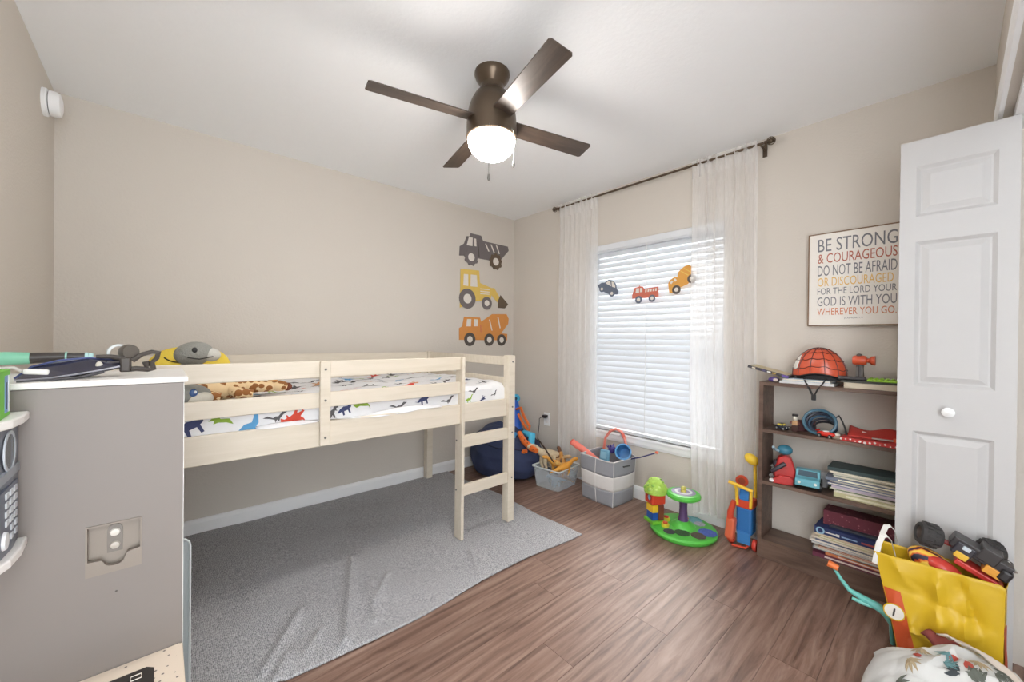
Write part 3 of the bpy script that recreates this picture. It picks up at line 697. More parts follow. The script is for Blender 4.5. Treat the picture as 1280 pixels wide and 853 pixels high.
# ================================================================== rug blanket
def rug_mat():
    m = bpy.data.materials.new('grey_woven_blanket'); m.use_nodes = True; nt = m.node_tree; N = nt.nodes; Lk = nt.links; b = N['Principled BSDF']
    tc = N.new('ShaderNodeTexCoord'); n1 = N.new('ShaderNodeTexNoise'); n1.inputs['Scale'].default_value = 170; n1.inputs['Detail'].default_value = 2
    wv = N.new('ShaderNodeTexWave'); wv.inputs['Scale'].default_value = 55; wv.inputs['Distortion'].default_value = 6.0; wv.inputs['Detail'].default_value = 2; wv.bands_direction = 'X'
    Lk.new(tc.outputs['Object'], n1.inputs['Vector']); Lk.new(tc.outputs['Object'], wv.inputs['Vector'])
    mx = N.new('ShaderNodeMix'); mx.data_type = 'FLOAT'; mx.inputs[0].default_value = 0.16; Lk.new(n1.outputs[0], mx.inputs[2]); Lk.new(wv.outputs['Fac'], mx.inputs[3])
    cr = N.new('ShaderNodeValToRGB'); e = cr.color_ramp.elements; e[0].position = 0.3; e[0].color = col((122,122,126)); e[1].position = 0.7; e[1].color = col((204,204,207))
    Lk.new(mx.outputs[0], cr.inputs[0]); Lk.new(cr.outputs[0], b.inputs['Base Color']); b.inputs['Roughness'].default_value = 0.95
    bp = N.new('ShaderNodeBump'); bp.inputs['Strength'].default_value = 0.6; bp.inputs['Distance'].default_value = 0.004; Lk.new(mx.outputs[0], bp.inputs['Height']); Lk.new(bp.outputs[0], b.inputs['Normal'])
    return m
RX0, RX1, RYF, RYB = -0.36, 1.945, 1.535, 3.03
folds = []   # wrinkles: start, end, height, width
for a, b, h, w_ in (((440,700),(432,805),0.022,0.020),((462,730),(470,775),0.014,0.018),((485,718),(468,755),0.012,0.014),((375,765),(330,840),0.014,0.020),((360,820),(345,850),0.016,0.02),((400,790),(385,815),0.010,0.016),
                    ((588,690),(600,722),0.014,0.014),((612,690),(600,680),0.008,0.010),((600,675),(622,690),0.008,0.010),((540,640),(560,648),0.010,0.012),((545,625),(552,640),0.008,0.012),((575,612),(600,625),0.008,0.010),((590,605),(615,620),0.008,0.010),((685,645),(715,660),0.008,0.010),((560,600),(580,606),0.008,0.012)):
    folds.append((on_z(*a, 0.01), on_z(*b, 0.01), h, w_))
def keep(x, y):   # lies flat under the bed feet
    k = 1.0
    for fx, fy in ((1.336,1.958),(1.718,1.95),(1.718,2.996),(-0.27,1.95),(-0.27,2.99)):
        d = math.hypot(x-fx, y-fy); k = min(k, max(0, (d-0.04)/0.06))
    return k
def rz(x, y):
    z = 0.0
    for a, b, h, w_ in folds:
        d = (b-a); t = max(0, min(1, ((x-a.x)*d.x+(y-a.y)*d.y)/(d.x*d.x+d.y*d.y+1e-9)))
        qx, qy = a.x+d.x*t, a.y+d.y*t; dd = math.hypot(x-qx, y-qy); z += h*math.exp(-(dd/w_)**2)
    z += 0.0018*math.sin(x*13+3*math.sin(y*4))+0.0014*math.sin(y*19+x*7)
    return 0.010+max(-0.004, z)*keep(x, y)
rg = MB()
def rfn(u, v):
    x = RX0+(RX1-RX0)*u; y = RYF+(RYB-RYF)*v
    if v < 0.2: y += (0.2-v)*5*(0.018*math.sin(x*5+1.0) - 0.05*math.exp(-((x-0.44)/0.10)**2)*0)
    if u > 0.9: x += (u-0.9)*10*0.012*math.sin(y*6)
    return (x, y, rz(x, y))
rg.grid(rfn, 230, 150)
rug = rg.build('rug', rug_mat(), None, smooth=True, solid=0.007)
rug.modifiers['solid'].offset = -1
tag(rug, 'large grey woven blanket rug with wrinkles under the loft bed', 'rug')

# ================================================================== bookshelf
SX0, SX1, SYA, SYB, SH = 2.520, 2.716, -0.03, 0.728, 0.985
WD = MT['shelfwood']
bs = thing('bookshelf', 'dark brown wooden bookshelf without back against the window wall', 'bookshelf', (2.62, 0.35, 0), world=True)
box('side_panel', WD, bs, SX0, SX1, SYB-0.020, SYB, 0, SH-0.018, bevel=0.001)
box('side_panel', WD, bs, SX0, SX1, SYA, SYA+0.020, 0, SH-0.018, bevel=0.001)
box('top_board', WD, bs, SX0, SX1, SYA, SYB, SH-0.018, SH, bevel=0.001)
for z in (0.722, 0.432, 0.104): box('shelf_board', WD, bs, SX0+0.002, SX1, SYA+0.020, SYB-0.020, z-0.018, z, bevel=0.001)
box('plinth', WD, bs, SX0, SX0+0.016, SYA+0.020, SYB-0.020, 0, 0.086, bevel=0.001)
box('back_rail', WD, bs, SX1-0.012, SX1, SYA+0.020, SYB-0.020, 0.02, 0.086)

def book(label, cat, x0, x1, y0, y1, z0, z1, cover, pages=(226,220,206), spine='x', rot=0.0, group=None, name='book', band=None):
    """closed book lying flat: two boards, spine on the -x side, page block"""
    cx, cy = (x0+x1)/2, (y0+y1)/2; t = thing(name, label, cat, (cx, cy, z0), rotz=rot, group=group)
    a, b, h = (x1-x0)/2, (y1-y0)/2, z1-z0; ct = min(0.003, h*0.16)
    cm = paper(cover)
    box('cover', cm, t, -a, a, -b, b, 0, ct); box('cover', cm, t, -a, a, -b, b, h-ct, h)
    if spine == 'x': box('spine', cm, t, -a, -a+0.003, -b, b, ct, h-ct); box('page_block', paper(pages), t, -a+0.003, a-0.003, -b+0.003, b-0.003, ct, h-ct)
    else: box('page_block', paper(pages), t, -a+0.004, a-0.003, -b+0.003, b-0.003, ct, h-ct)
    if band: box('spine_band', paper(band), t, -a-0.0006, -a+0.001, -b+0.03, b-0.05, ct+h*0.15, h-ct-h*0.15)
    return t
# ---- third shelf: stack of children's books
z = 0.432; specs = [(0.022,(196,190,150),'olive cream'),(0.010,(216,212,196),'pale'),(0.009,(120,140,110),'green'),(0.012,(188,176,190),'lilac grey'),(0.011,(120,130,160),'slate blue'),(0.012,(206,204,200),'white'),(0.016,(112,120,136),'steel blue'),(0.008,(206,202,186),'ivory'),(0.011,(150,160,150),'sage'),(0.010,(214,206,186),'beige'),(0.018,(58,74,76),'dark teal')]
offs = [0.025,0.02,-0.005,0.012,-0.015,0.0,-0.022,0.020,0.012,0.0,-0.012]
for i, (h, c, nm) in enumerate(specs):
    y1 = 0.415-offs[i]*0.8
    pos = ', lowest of its stack' if i == 0 else ', topmost of its stack' if i == len(specs)-1 else ''
    book('%s picture book in the middle shelf stack%s' % (nm, pos), 'book', 2.545+0.006*(i % 3), 2.70, 0.11+0.01*(i % 2), y1, z, z+h, c, spine='x' if i in (0,3,6,10) else 'y', rot=math.radians((-2,1,2,-1,1.5,-1,2,-1,1,-2,0.5)[i]), group='picture books on the middle shelf', band=(232,226,200) if i in (0,6) else None)
    z += h+0.0005
# ---- bottom shelf: stack, board game, red dotted box
z = 0.104; specs = [(0.020,(110,52,74),'purple'),(0.014,(206,128,84),'orange'),(0.008,(150,156,172),'grey blue'),(0.006,(228,222,212),'white'),(0.007,(214,150,120),'salmon'),(0.007,(226,224,220),'off-white'),(0.007,(196,196,202),'light grey'),(0.008,(232,228,220),'cream'),(0.009,(86,96,124),'indigo'),(0.008,(222,210,196),'tan'),(0.010,(204,200,150),'khaki')]
y1s = [0.478,0.425,0.482,0.470,0.455,0.475,0.486,0.492,0.470,0.484,0.455]
for i, (h, c, nm) in enumerate(specs):
    book('thin %s picture book in the bottom shelf stack%s' % (nm, ', lowest of its stack' if i == 0 else ''), 'book', 2.535+0.005*(i % 3), 2.70, 0.16+0.012*(i % 3), y1s[i], z, z+h, c, spine='x' if i < 2 or i == 8 else 'y', rot=math.radians((0,-1,2,-2,1,-1.5,2.5,-1,1,-2,0)[i]), group='picture books on the bottom shelf', band=(228,214,206) if i < 2 else None)
    z += h+0.0005
bg_ = thing('board_game_box', 'dark blue board game box on top of the bottom stack', 'game box', (2.61, 0.30, z+0.001), rotz=math.radians(-2))
gz = 0.045
box('box_tray', paper((214,196,170)), bg_, -0.074, 0.074, -0.138, 0.168, 0, 0.012); box('box_lid', paper((38,52,98)), bg_, -0.076, 0.076, -0.140, 0.170, 0.010, gz, bevel=0.001)
MB().ring((0,0), 0.011, 0.018, 0.0008, frame((-0.0762,0.145,0.026),(0,-1,0),(0,0,1),(-1,0,0)), 24).build('round_emblem', paper((150,190,214)), bg_)
for y, w_, h, c in ((0.10,0.05,0.006,(226,226,222)),(0.075,0.014,0.012,(236,236,236)),(0.03,0.06,0.006,(150,180,216)),(-0.05,0.07,0.008,(170,80,80))):
    box('printed_bar', paper(c), bg_, -0.0768, -0.076, y-w_/2, y+w_/2, 0.025-h/2, 0.025+h/2)
ztop = z+gz
rb = thing('storage_box', 'maroon box with dotted side behind the board game', 'box', (2.655, 0.24, ztop+0.002), world=False)
mb_ = spots_mat('maroon_dotted', (104,44,58), (146,84,92), 60, 0.25, 0.6)
rb.location = (2.640, 0.245, ztop+0.003)
box('carton', mb_, rb, -0.05, 0.06, -0.20, 0.20, 0, 0.075, bevel=0.002)
box('lid_panel', paper((62,66,76)), rb, -0.074, 0.062, -0.16, 0.17, 0.0, 0.010)
# ---- second shelf
S2 = 0.7225
def wheel(parent, c, r, w_, ax='y', hub=None, n=20, tread=0, name='wheel', rubber=None):
    m = MB(); rot = (PI/2,0,0) if ax == 'y' else (0,PI/2,0)
    m.lathe([(r*0.5,-w_/2),(r*0.9,-w_/2),(r,-w_*0.3),(r,w_*0.3),(r*0.9,w_/2),(r*0.5,w_/2),(r*0.5,-w_/2)], c, n, rot)
    o = m.build(name, rubber or MT['black'], parent, smooth=True)
    MB().lathe([(0,-w_*0.42),(r*0.52,-w_*0.42),(r*0.52,w_*0.42),(0,w_*0.42)], c, 14, rot).build('hub', hub or plastic((170,170,170)), o)
    return o
def car(name, label, loc, rotz, body, L=0.10, win=(60,70,80), wf=0.24, tall=1.0, group=None):
    t = thing(name, label, 'toy car', loc, rotz, group)
    r = 0.16*L; w_ = wf*L
    prof = [(-.5,.14),(-.5,.30),(-.44,.36),(-.24,.39),(-.12,.60),(.20,.60),(.33,.38),(.47,.33),(.5,.24),(.5,.14)]
    MB().prism([(a*L, b*L*tall) for a, b in prof], 2*w_, frame((0,w_,0),(1,0,0),(0,0,1),(0,-1,0))).build('body', plastic(body), t, bevel=0.03*L)
    MB().prism([(a*L, b*L*tall) for a, b in [(-.19,.40),(-.10,.565),(.18,.565),(.28,.40)]], 2*w_+0.002, frame((0,w_+0.001,0),(1,0,0),(0,0,1),(0,-1,0))).build('side_window', plastic(win, 0.15), t)
    MB().add([Vector(p)*L for p in [(-.235,-wf*.8,.41*tall),(-.235,wf*.8,.41*tall),(-.145,wf*.75,.575*tall),(-.145,-wf*.75,.575*tall)]], [(0,1,2,3)]).build('windscreen', plastic(win, 0.15), t)
    for sx in (-.30,.30):
        for sy in (-1,1): wheel(t, (sx*L, sy*w_, r), r, 0.10*L)
    for sy in (-1,1): MB().ell((-.505*L, sy*wf*.65*L, .28*L), (0.02*L,.05*L,.05*L), n=10, m=6).build('headlight', plastic((236,236,226)), t)
    return t
car('toy_car', 'tiny dark toy car with yellow driver on the second shelf', (2.575, 0.630, S2), math.radians(70), (40,46,60), 0.062, (210,190,80))
fg = thing('toy_figure', 'tiny standing toy figure with white face on second shelf', 'toy figure', (2.585, 0.572, S2))
box('legs', plastic((70,44,40)), fg, -0.010,0.010,-0.014,0.014,0,0.032,bevel=0.002); box('torso', plastic((190,150,110)), fg, -0.009,0.009,-0.013,0.013,0.033,0.058,bevel=0.003)
blob('head', plastic((226,220,206)), fg, (-0.002,0,0.072), (0.011,0.010,0.014)); box('hat', plastic((40,36,38)), fg, -0.010,0.012,-0.013,0.013,0.082,0.094,bevel=0.003)
for s in (-1,1): MB().tube([(0,s*0.014,0.054),(-0.006,s*0.020,0.040)], 0.005, 8).build('arm', plastic((110,60,50)), fg)
mbx = thing('small_box', 'small maroon cardboard box behind the toy figure', 'box', (2.655, 0.535, S2), rotz=0.1)
box('carton', paper((88,40,44)), mbx, -0.03,0.03,-0.04,0.04,0,0.052,bevel=0.001); box('flap', paper((112,56,58)), mbx, -0.031,0.031,-0.041,0.0,0.052,0.054)
# coil of track loops
tr = thing('toy_track_coil', 'coiled blue and black toy hose bundle on second shelf', 'toy track', (2.600, 0.465, S2), rotz=0.0)
for k in range(5):
    a = [plastic((66,104,124)), plastic((40,46,62)), plastic((56,84,108)), plastic((44,48,58)), plastic((30,32,38))][k]
    rr = 0.068-0.005*k; tl = math.radians(62-7*k)
    pts = []
    for i in range(28):
        q = 2*PI*i/28; x = 0.012*k-0.02+rr*0.62*math.sin(q)*math.cos(tl); y = rr*math.cos(q)-0.004*k; zz = rr*math.sin(q)*math.sin(tl)
        pts.append((x, y, zz+rr*math.sin(tl)+0.009))
    MB().tube(pts, 0.0075 if k < 3 else 0.006, 8, closed=True).build('loop', a, tr, smooth=True)
MB().tube([(0,-0.055,0.09),(0.01,-0.075,0.11),(0.02,-0.085,0.085),(0.01,-0.10,0.05),(0,-0.11,0.006)], 0.004, 8).build('tail', MT['black'], tr, smooth=True)
rc = thing('toy_race_car', 'small glossy red race car beside the hose coil', 'toy car', (2.548, 0.432, S2), rotz=math.radians(80))
blob('body', plastic((206,52,40), 0.2), rc, (0,0,0.018), (0.040,0.018,0.014)); blob('cockpit', plastic((228,226,222)), rc, (0.0,0,0.028), (0.016,0.010,0.008)); box('spoiler', plastic((206,52,40), 0.2), rc, 0.030,0.040,-0.016,0.016,0.030,0.034)
for sx in (-1,1):
    for sy in (-1,1): wheel(rc, (sx*0.022, sy*0.017, 0.009), 0.009, 0.007)
cl = thing('toy_compass', 'small round clear and brown toy beside the red box', 'toy', (2.555, 0.388, S2))
MB().lathe([(0,0),(0.020,0),(0.022,0.008),(0.016,0.018),(0,0.022)], n=20).build('body', plastic((150,132,116)), cl, smooth=True); blob('dome', plastic((222,216,206), 0.1), cl, (0,0,0.020), (0.013,0.013,0.009))
rd = thing('red_game_box', 'flat red box with white snow print on second shelf', 'box', (2.605, 0.235, S2), rotz=math.radians(-4))
box('carton', paper((186,50,46)), rd, -0.078,0.075,-0.16,0.135,0,0.018,bevel=0.001)
for i in range(16):
    y = -0.14+0.018*i; MB().ring((0,0), 0.0005, random.uniform(.003,.006), 0.0006, frame((-0.0782,y,random.uniform(.005,.013)),(0,-1,0),(0,0,1),(-1,0,0)), 10).build('printed_dot', paper((236,226,222)), rd)
rd2 = thing('red_gift_bag', 'folded red paper bag with a white star print on second shelf', 'paper bag', (2.645, 0.265, S2+0.019), rotz=math.radians(3))
MB().grid(lambda u, v: (-0.05+0.10*u, -0.11+0.20*v, 0.002+0.030*u+0.010*math.sin(v*7)*u), 10, 16).build('folded_paper', paper((196,58,50)), rd2, smooth=True, solid=0.008)
for a in range(5):
    q = a*2*PI/5; MB().obox((-0.018+0.006*math.sin(q), 0.03+0.006*math.cos(q), 0.022), (0.010,0.003,0.0012), (0,-0.28,q)).build('star_ray', paper((240,232,228)), rd2)
oc = thing('toy_scissors', 'orange handled plastic toy tool lying on red box', 'toy tool', (2.575, 0.200, S2+0.0195), rotz=math.radians(95))
MB().tube([(-0.02,0,0.010),(-0.05,0.014,0.012),(-0.07,0.0,0.012),(-0.05,-0.014,0.012),(-0.02,0,0.010)], 0.006, 8).build('handle', plastic((222,98,52)), oc, smooth=True)
box('blade', plastic((176,172,168)), oc, -0.02,0.06,-0.007,0.007,0.003,0.009,bevel=0.002); box('guard', plastic((222,98,52)), oc, -0.03,-0.015,-0.014,0.014,0.001,0.016,bevel=0.002)
# ---- third shelf toys
S3 = 0.4325
rv = thing('toy_rescue_vehicle', 'red toy rescue robot with white feet on the middle shelf', 'toy robot', (2.590, 0.618, S3), rotz=math.radians(-75))
RED = plastic((190,48,46)); WHT = plastic((220,220,222)); DK = plastic((58,52,62)); TEAL = plastic((62,126,150))
MB().prism([(-.045,.02),(-.052,.06),(-.030,.135),(.0,.155),(.030,.14),(.050,.07),(.045,.02)], 0.07, frame((0,0.035,0),(1,0,0),(0,0,1),(0,-1,0))).build('body', RED, rv, bevel=0.008)
for s in (-1,1):
    lg = MB().prism([(-.055,.0),(-.055,.022),(-.025,.045),(.025,.045),(.050,.022),(.050,0)], 0.022, frame((0,s*0.045+0.011,0),(1,0,0),(0,0,1),(0,-1,0))).build('track', RED, rv, bevel=0.004)
    MB().ell((-0.055,s*0.045,0.012), (0.018,0.012,0.012), n=12, m=8).build('foot', WHT, lg)
    MB().tube([(0.0,s*0.04,0.11),(-0.035,s*0.055,0.085),(-0.06,s*0.05,0.06)], [0.012,0.011,0.009], 10).build('arm', WHT if s > 0 else DK, rv, smooth=True)
blob('face_plate', DK, rv, (-0.040,0,0.095), (0.016,0.026,0.026)); box('chest_badge', WHT, rv, -0.062,-0.048,-0.016,0.016,0.045,0.066,bevel=0.003)
hd = blob('helmet', TEAL, rv, (0.0,0,0.178), (0.036,0.034,0.028)); MB().tube([(-0.03,-0.03,0.175),(-0.05,-0.045,0.185),(-0.055,-0.06,0.20)], 0.007, 8).build('visor_arm', plastic((150,176,190)), hd)
cr_ = car('toy_car', 'light blue toy car facing forward on the middle shelf', (2.590, 0.512, S3), math.radians(0), (108,176,192), 0.145, (52,78,92), 0.36, tall=1.1)
for a in (math.radians(8),): cr_.rotation_euler = (0,0,a)
gb = thing('small_box', 'small pale grey card box behind the light blue car', 'box', (2.675, 0.475, S3)); box('carton', paper((164,164,166)), gb, -0.02,0.02,-0.035,0.035,0,0.075,bevel=0.001); box('lid', paper((176,176,178)), gb, -0.021,0.021,-0.036,0.036,0.062,0.077)
# ---- on top of the bookshelf
ST = SH+0.0005
book('white covered book flat under the orange helmet', 'book', 2.535, 2.69, 0.40, 0.635, ST, ST+0.013, (214,214,214), spine='x', group='books on top of the bookshelf')
book('pale blue and white book directly under the helmet', 'book', 2.54, 2.695, 0.415, 0.625, ST+0.0135, ST+0.027, (176,190,204), spine='y', group='books on top of the bookshelf')
gc = thing('game_case', 'dark comic-print game case jutting out past the shelf end', 'game case', (2.60, 0.615, ST+0.0145), rot=(math.radians(14), 0, 0))
gc.location = (2.605, 0.625, ST+0.033)
box('case', paper((62,60,66)), gc, -0.07,0.07,-0.03,0.175,0,0.014,bevel=0.002)
box('cover_print', paper((196,184,150)), gc, -0.064,0.064,-0.02,0.168,0.0142,0.0150)
for i in range(7):
    box('printed_figure', paper([(226,222,214),(60,60,70),(180,150,80),(230,230,228),(90,86,120),(60,60,66),(214,206,190)][i]), gc, -0.0706,-0.070,-0.022+0.026*i,-0.004+0.026*i,0.003,0.011)
box('purple_label', paper((106,84,158)), gc, -0.071,-0.0695,-0.03,0.0,0.001,0.013)
pt = thing('small_toy', 'small purple and white toy beside the helmet books', 'toy', (2.555, 0.668, ST)); blob('body', plastic((84,66,128)), pt, (0,0,0.014), (0.016,0.026,0.014)); blob('face', plastic((214,196,184)), pt, (-0.012,-0.012,0.013), (0.009,0.012,0.010))
HZ = ST+0.028
ORG = mat('helmet_shell', (206, 88, 58), 0.3, var=0.03, coat=0.3)
hl = thing('bike_helmet', 'orange kids bike helmet with dark web lines', 'helmet', (2.625, 0.478, HZ))
hr = (0.080, 0.118, 0.148)
def hp(t, p, off=0.0):   # p azimuth, t elevation
    r = [q+off for q in hr]; f = 1.0
    y = r[1]*math.cos(t)*math.sin(p); x = -r[0]*math.cos(t)*math.cos(p); z = r[2]*math.sin(t)
    rise = 0.018*max(0, math.cos(2*p+0.2))*math.cos(t)**3
    return (x, y, z*(1.0 if z > 0 else 0.3)+0.018+rise)
hm = MB(); hm.grid(lambda u, v: hp(v*PI/2*0.995-0.10*(1-v), u*2*PI), 40, 14, wrap=True)
hm.build('shell', ORG, hl, smooth=True, solid=0.004)
MB().grid(lambda u, v: hp(-0.10-0.12*v, u*2*PI, 0.002-0.008*v), 40, 4, wrap=True).build('rim', MT['black'], hl, smooth=True, solid=0.006)
MB().lathe([(0.95,0.0),(0.9,0.35),(0.7,0.65),(0.4,0.85),(0,0.93)], n=24).build('liner', plastic((40,38,40), 0.8), hl, smooth=True).scale = (0.070,0.106,0.13)
wl = MB()
for k in range(12):
    p = 2*PI*k/12+0.2; wl.tube([hp(a*PI/2/8*0.98, p, 0.0018) for a in range(0, 9)], 0.0017, 5)
for a in (0.28, 0.62, 0.98, 1.28):
    pts = []
    for i in range(48):
        p = 2*PI*i/48; dip = 0.10*abs(math.sin(6*(p-0.2))); pts.append(hp(max(0.02, a-dip*0.7), p, 0.0018))
    wl.tube(pts, 0.0017, 5, closed=True)
o = wl.build('web_lines', plastic((70,30,30)), hl); o['kind'] = 'stuff'
ep = MB(); ep.grid(lambda u, v: hp(0.22+0.60*v*(0.55+0.45*math.sin(PI*u)), math.radians(48+30*u), 0.0022), 10, 8); ep.build('white_patch', plastic((226,224,218)), hl, smooth=True, solid=0.002)
vs_ = MB().grid(lambda u, v: (-0.03+0.07*u, 0.112+0.024*v*math.sin(PI*u), 0.018-0.004*v), 8, 4).build('visor', plastic((90,52,44)), hl, smooth=True, solid=0.004)
for a, b in ((0.055,0.006),(-0.045,-0.004)):
    MB().tube([(-0.072,a,0.012),(-0.085,a*0.75,-0.012),(-0.112,a*0.35,-0.045),(-0.114,b,-0.075)], 0.006, 6, flat=0.35).build('strap', MT['black'], hl, smooth=True)
MB().obox((-0.114,0.0,-0.088), (0.010,0.020,0.030)).build('buckle', MT['black'], hl, bevel=0.003)
# items at the right end of the top
book('thick cream board book under the lime green toy', 'book', 2.535, 2.69, 0.085, 0.362, ST, ST+0.026, (196,184,164), spine='x', group='books on top of the bookshelf', pages=(206,196,176))
book('dark grey book between the cream book and lime toy', 'book', 2.545, 2.70, 0.07, 0.375, ST+0.0265, ST+0.036, (66,66,62), spine='x', group='books on top of the bookshelf')
gt = thing('lime_toy', 'lime green bumpy plastic toy mat on top of the books', 'toy', (2.605, 0.185, ST+0.0365))
LIME = plastic((158, 206, 62))
box('mat', LIME, gt, -0.05,0.05,-0.10,0.095,0,0.008,bevel=0.003)
for i in range(10):
    for j in range(3): MB().ell((-0.036+0.034*j, -0.09+0.0195*i, 0.009), (0.012,0.008,0.007), n=8, m=6).build('bump', LIME, gt, smooth=True)
sb_ = thing('toy_camera', 'orange and dark toy flashlight standing on the bookshelf', 'toy', (2.600, 0.310, ST+0.0365))
MB().lathe([(0,0),(0.017,0.0),(0.016,0.02),(0.014,0.06),(0.016,0.078),(0,0.078)], n=16).build('handle', plastic((74,68,66)), sb_, smooth=True)
for y in (-0.009, 0.009): box('handle_ridge', plastic((96,90,88)), sb_, -0.018,-0.012,y-0.004,y+0.004,0.006,0.07)
MB().lathe([(0,-0.026),(0.020,-0.026),(0.024,-0.016),(0.024,0.016),(0.020,0.026),(0,0.026)], (0,0.002,0.100), 18, rot=(PI/2,0,0)).build('head', plastic((206,86,54)), sb_, smooth=True)
MB().lathe([(0.010,0.0),(0.012,0.012),(0.022,0.020),(0.024,0.034),(0,0.034)], (0,-0.022,0.100), 18, rot=(PI/2,0,0)).build('lens_ring', plastic((206,86,54)), sb_, smooth=True)
blob('top_button', plastic((84,76,72)), sb_, (0,0.004,0.124), (0.012,0.012,0.010), n=12, k=8)
dkb = thing('toy_tube', 'short dark grey tube lying in front of the flashlight', 'toy', (2.565, 0.335, ST+0.0365+0.0105)); MB().cyl((0,0.045,0),(0,-0.05,0),0.010,n=14).build('tube', plastic((64,62,64)), dkb, smooth=True); MB().cyl((0,0.045,0),(0,0.052,0),0.0105,n=14).build('cap', plastic((90,88,90)), dkb)

# ================================================================== bean bag in the corner, toy blaster on it
bb = thing('bean_bag', 'navy blue fabric bean bag in the corner of the room', 'bean bag', (2.362, 2.69, 0))
def bbf(u, v):
    a = 2*PI*u; t = v
    prof = [(0.0,0.004),(0.20,0.0),(0.285,0.03),(0.325,0.12),(0.325,0.22),(0.29,0.30),(0.22,0.36),(0.12,0.385),(0.0,0.36)]
    f = t*(len(prof)-1); i = min(int(f), len(prof)-2); k = f-i; k = k*k*(3-2*k)
    r = prof[i][0]*(1-k)+prof[i+1][0]*k; z = prof[i][1]*(1-k)+prof[i+1][1]*k
    w_ = 1+0.035*math.sin(3*a+1)+0.02*math.sin(7*a+z*20)+0.012*math.sin(13*a-z*30)
    tilt = 0.05*math.cos(a-math.radians(110))*(z/0.36)
    return (r*w_*math.cos(a), r*w_*math.sin(a), z+tilt*min(1, z/0.1)+0.01*math.sin(5*a)*min(1, z/0.2))
MB().grid(bbf, 64, 40, wrap=True).build('cushion', MT['navy'], bb, smooth=True, sub=1)
pp = []
for i in range(64): x, y, zz = bbf(i/64, 0.62); pp.append((x*1.004, y*1.004, zz+0.004))
MB().tube(pp, 0.005, 6, closed=True).build('seam_piping', mat('navy_piping', (36,42,66), 0.8), bb, smooth=True)
pp = []
for i in range(20):
    x, y, zz = bbf(0.66, 0.25+0.5*i/19); pp.append((x*1.006, y*1.006, zz))
MB().tube(pp, 0.004, 6).build('panel_seam', mat('navy_seam', (36,42,66), 0.8), bb, smooth=True)
BLU = plastic((46,140,198)); BLU2 = plastic((34,92,190)); OR2 = plastic((226,112,48)); CY = plastic((70,182,220))
tb = thing('toy_blaster_set', 'large blue and orange toy blaster resting on the bean bag', 'toy blaster', (2.42, 2.66, 0.33), world=True)
def tp(px, py, x): return on_x(px, py, x)
MB().tube([tp(628,535,2.45), tp(650,560,2.40), tp(655,580,2.36)], [0.045,0.06,0.05], 12).build('body', BLU2, tb, smooth=True)
MB().tube([tp(615,534,2.42), tp(626,531,2.42), tp(642,545,2.40)], 0.026, 10).build('stock', CY, tb, smooth=True)
pts = [tp(613,548,2.36), tp(612,556,2.33), tp(618,562,2.31), tp(627,567,2.30), tp(637,570,2.30)]
MB().tube(pts, 0.020, 8).build('sling', CY, tb, smooth=True)
MB().tube([tp(641,545,2.42), tp(645,560,2.36), tp(641,572,2.33)], [0.05,0.055,0.03], 12).build('shield', BLU, tb, smooth=True)
MB().tube([tp(649,541,2.34), tp(655,552,2.32), tp(664,560,2.31), tp(671,564,2.31)], [0.022,0.026,0.028,0.022], 10).build('blade_fin', OR2, tb, smooth=True)
for k in range(5):
    q = tp(652+3.6*k, 546+4.0*k, 2.285); MB().ell(q, (0.004,0.006,0.006), n=8, m=6).build('vent', plastic((130,60,30)), tb)
MB().tube([tp(643,560,2.28), tp(650,566,2.28), tp(658,564,2.29)], [0.016,0.022,0.016], 8).build('trigger_guard', OR2, tb, smooth=True)
MB().tube([tp(655,540,2.44), tp(665,545,2.42), tp(664,556,2.40)], [0.02,0.034,0.03], 10).build('grip', CY, tb, smooth=True)
MB().tube([tp(644,500,2.60), tp(645,520,2.56), tp(646,545,2.50)], [0.03,0.045,0.06], 10).build('tower', BLU2, tb, smooth=True)
oa = MB(); oa.tube([tp(645,512,2.56), tp(651,510,2.56), tp(655,521,2.55), tp(662,533,2.53), tp(661,540,2.52), tp(654,530,2.53), tp(648,518,2.55)], 0.013, 8); oa.build('claw_arm', OR2, tb, smooth=True)
wz = tp(645,498,2.60); wr = MB(); wr.lathe([(0.0,-0.02),(0.034,-0.02),(0.040,-0.01),(0.040,0.01),(0.034,0.02),(0,0.02)], wz, 20, rot=(0,PI/2,0.7)); o = wr.build('dial', CY, tb, smooth=True)
MB().lathe([(0,-0.023),(0.016,-0.023),(0.016,0.023),(0,0.023)], wz, 16, rot=(0,PI/2,0.7)).build('dial_cap', plastic((30,62,90)), o)

# ================================================================== clear bin with toy dinosaurs
CLR = mat('clear_plastic', (222, 232, 238), 0.12, var=0.0, alpha=0.30)
bn = thing('storage_bin', 'clear plastic bin full of toy dinosaurs on the floor', 'storage bin', (2.462, 2.195, 0), rotz=math.radians(6))
def tray(w0, d0, w1, d1, h, th):
    m = MB(); L = []
    for (a, b, z) in ((w0,d0,0.0),(w1,d1,h),(w1-th,d1-th,h),(w0-th,d0-th,th)): 
        c_ = 0.02
        L += [(-a+c_,-b,z),(a-c_,-b,z),(a,-b+c_,z),(a,b-c_,z),(a-c_,b,z),(-a+c_,b,z),(-a,b-c_,z),(-a,-b+c_,z)]
    fs = [tuple(range(7,-1,-1))]
    for k in range(3):
        for j in range(8): fs.append((k*8+j, k*8+(j+1)%8, (k+1)*8+(j+1)%8, (k+1)*8+j))
    fs.append(tuple(range(24,32))); return m.add(L, fs)
tray(0.130,0.118,0.150,0.138,0.165,0.003).build('tub', CLR, bn)
rm = MB(); pts = [(-0.14,-0.138,.165),(0.14,-0.138,.165),(0.152,-0.126,.165),(0.152,0.126,.165),(0.14,0.138,.165),(-0.14,0.138,.165),(-0.152,0.126,.165),(-0.152,-0.126,.165)]
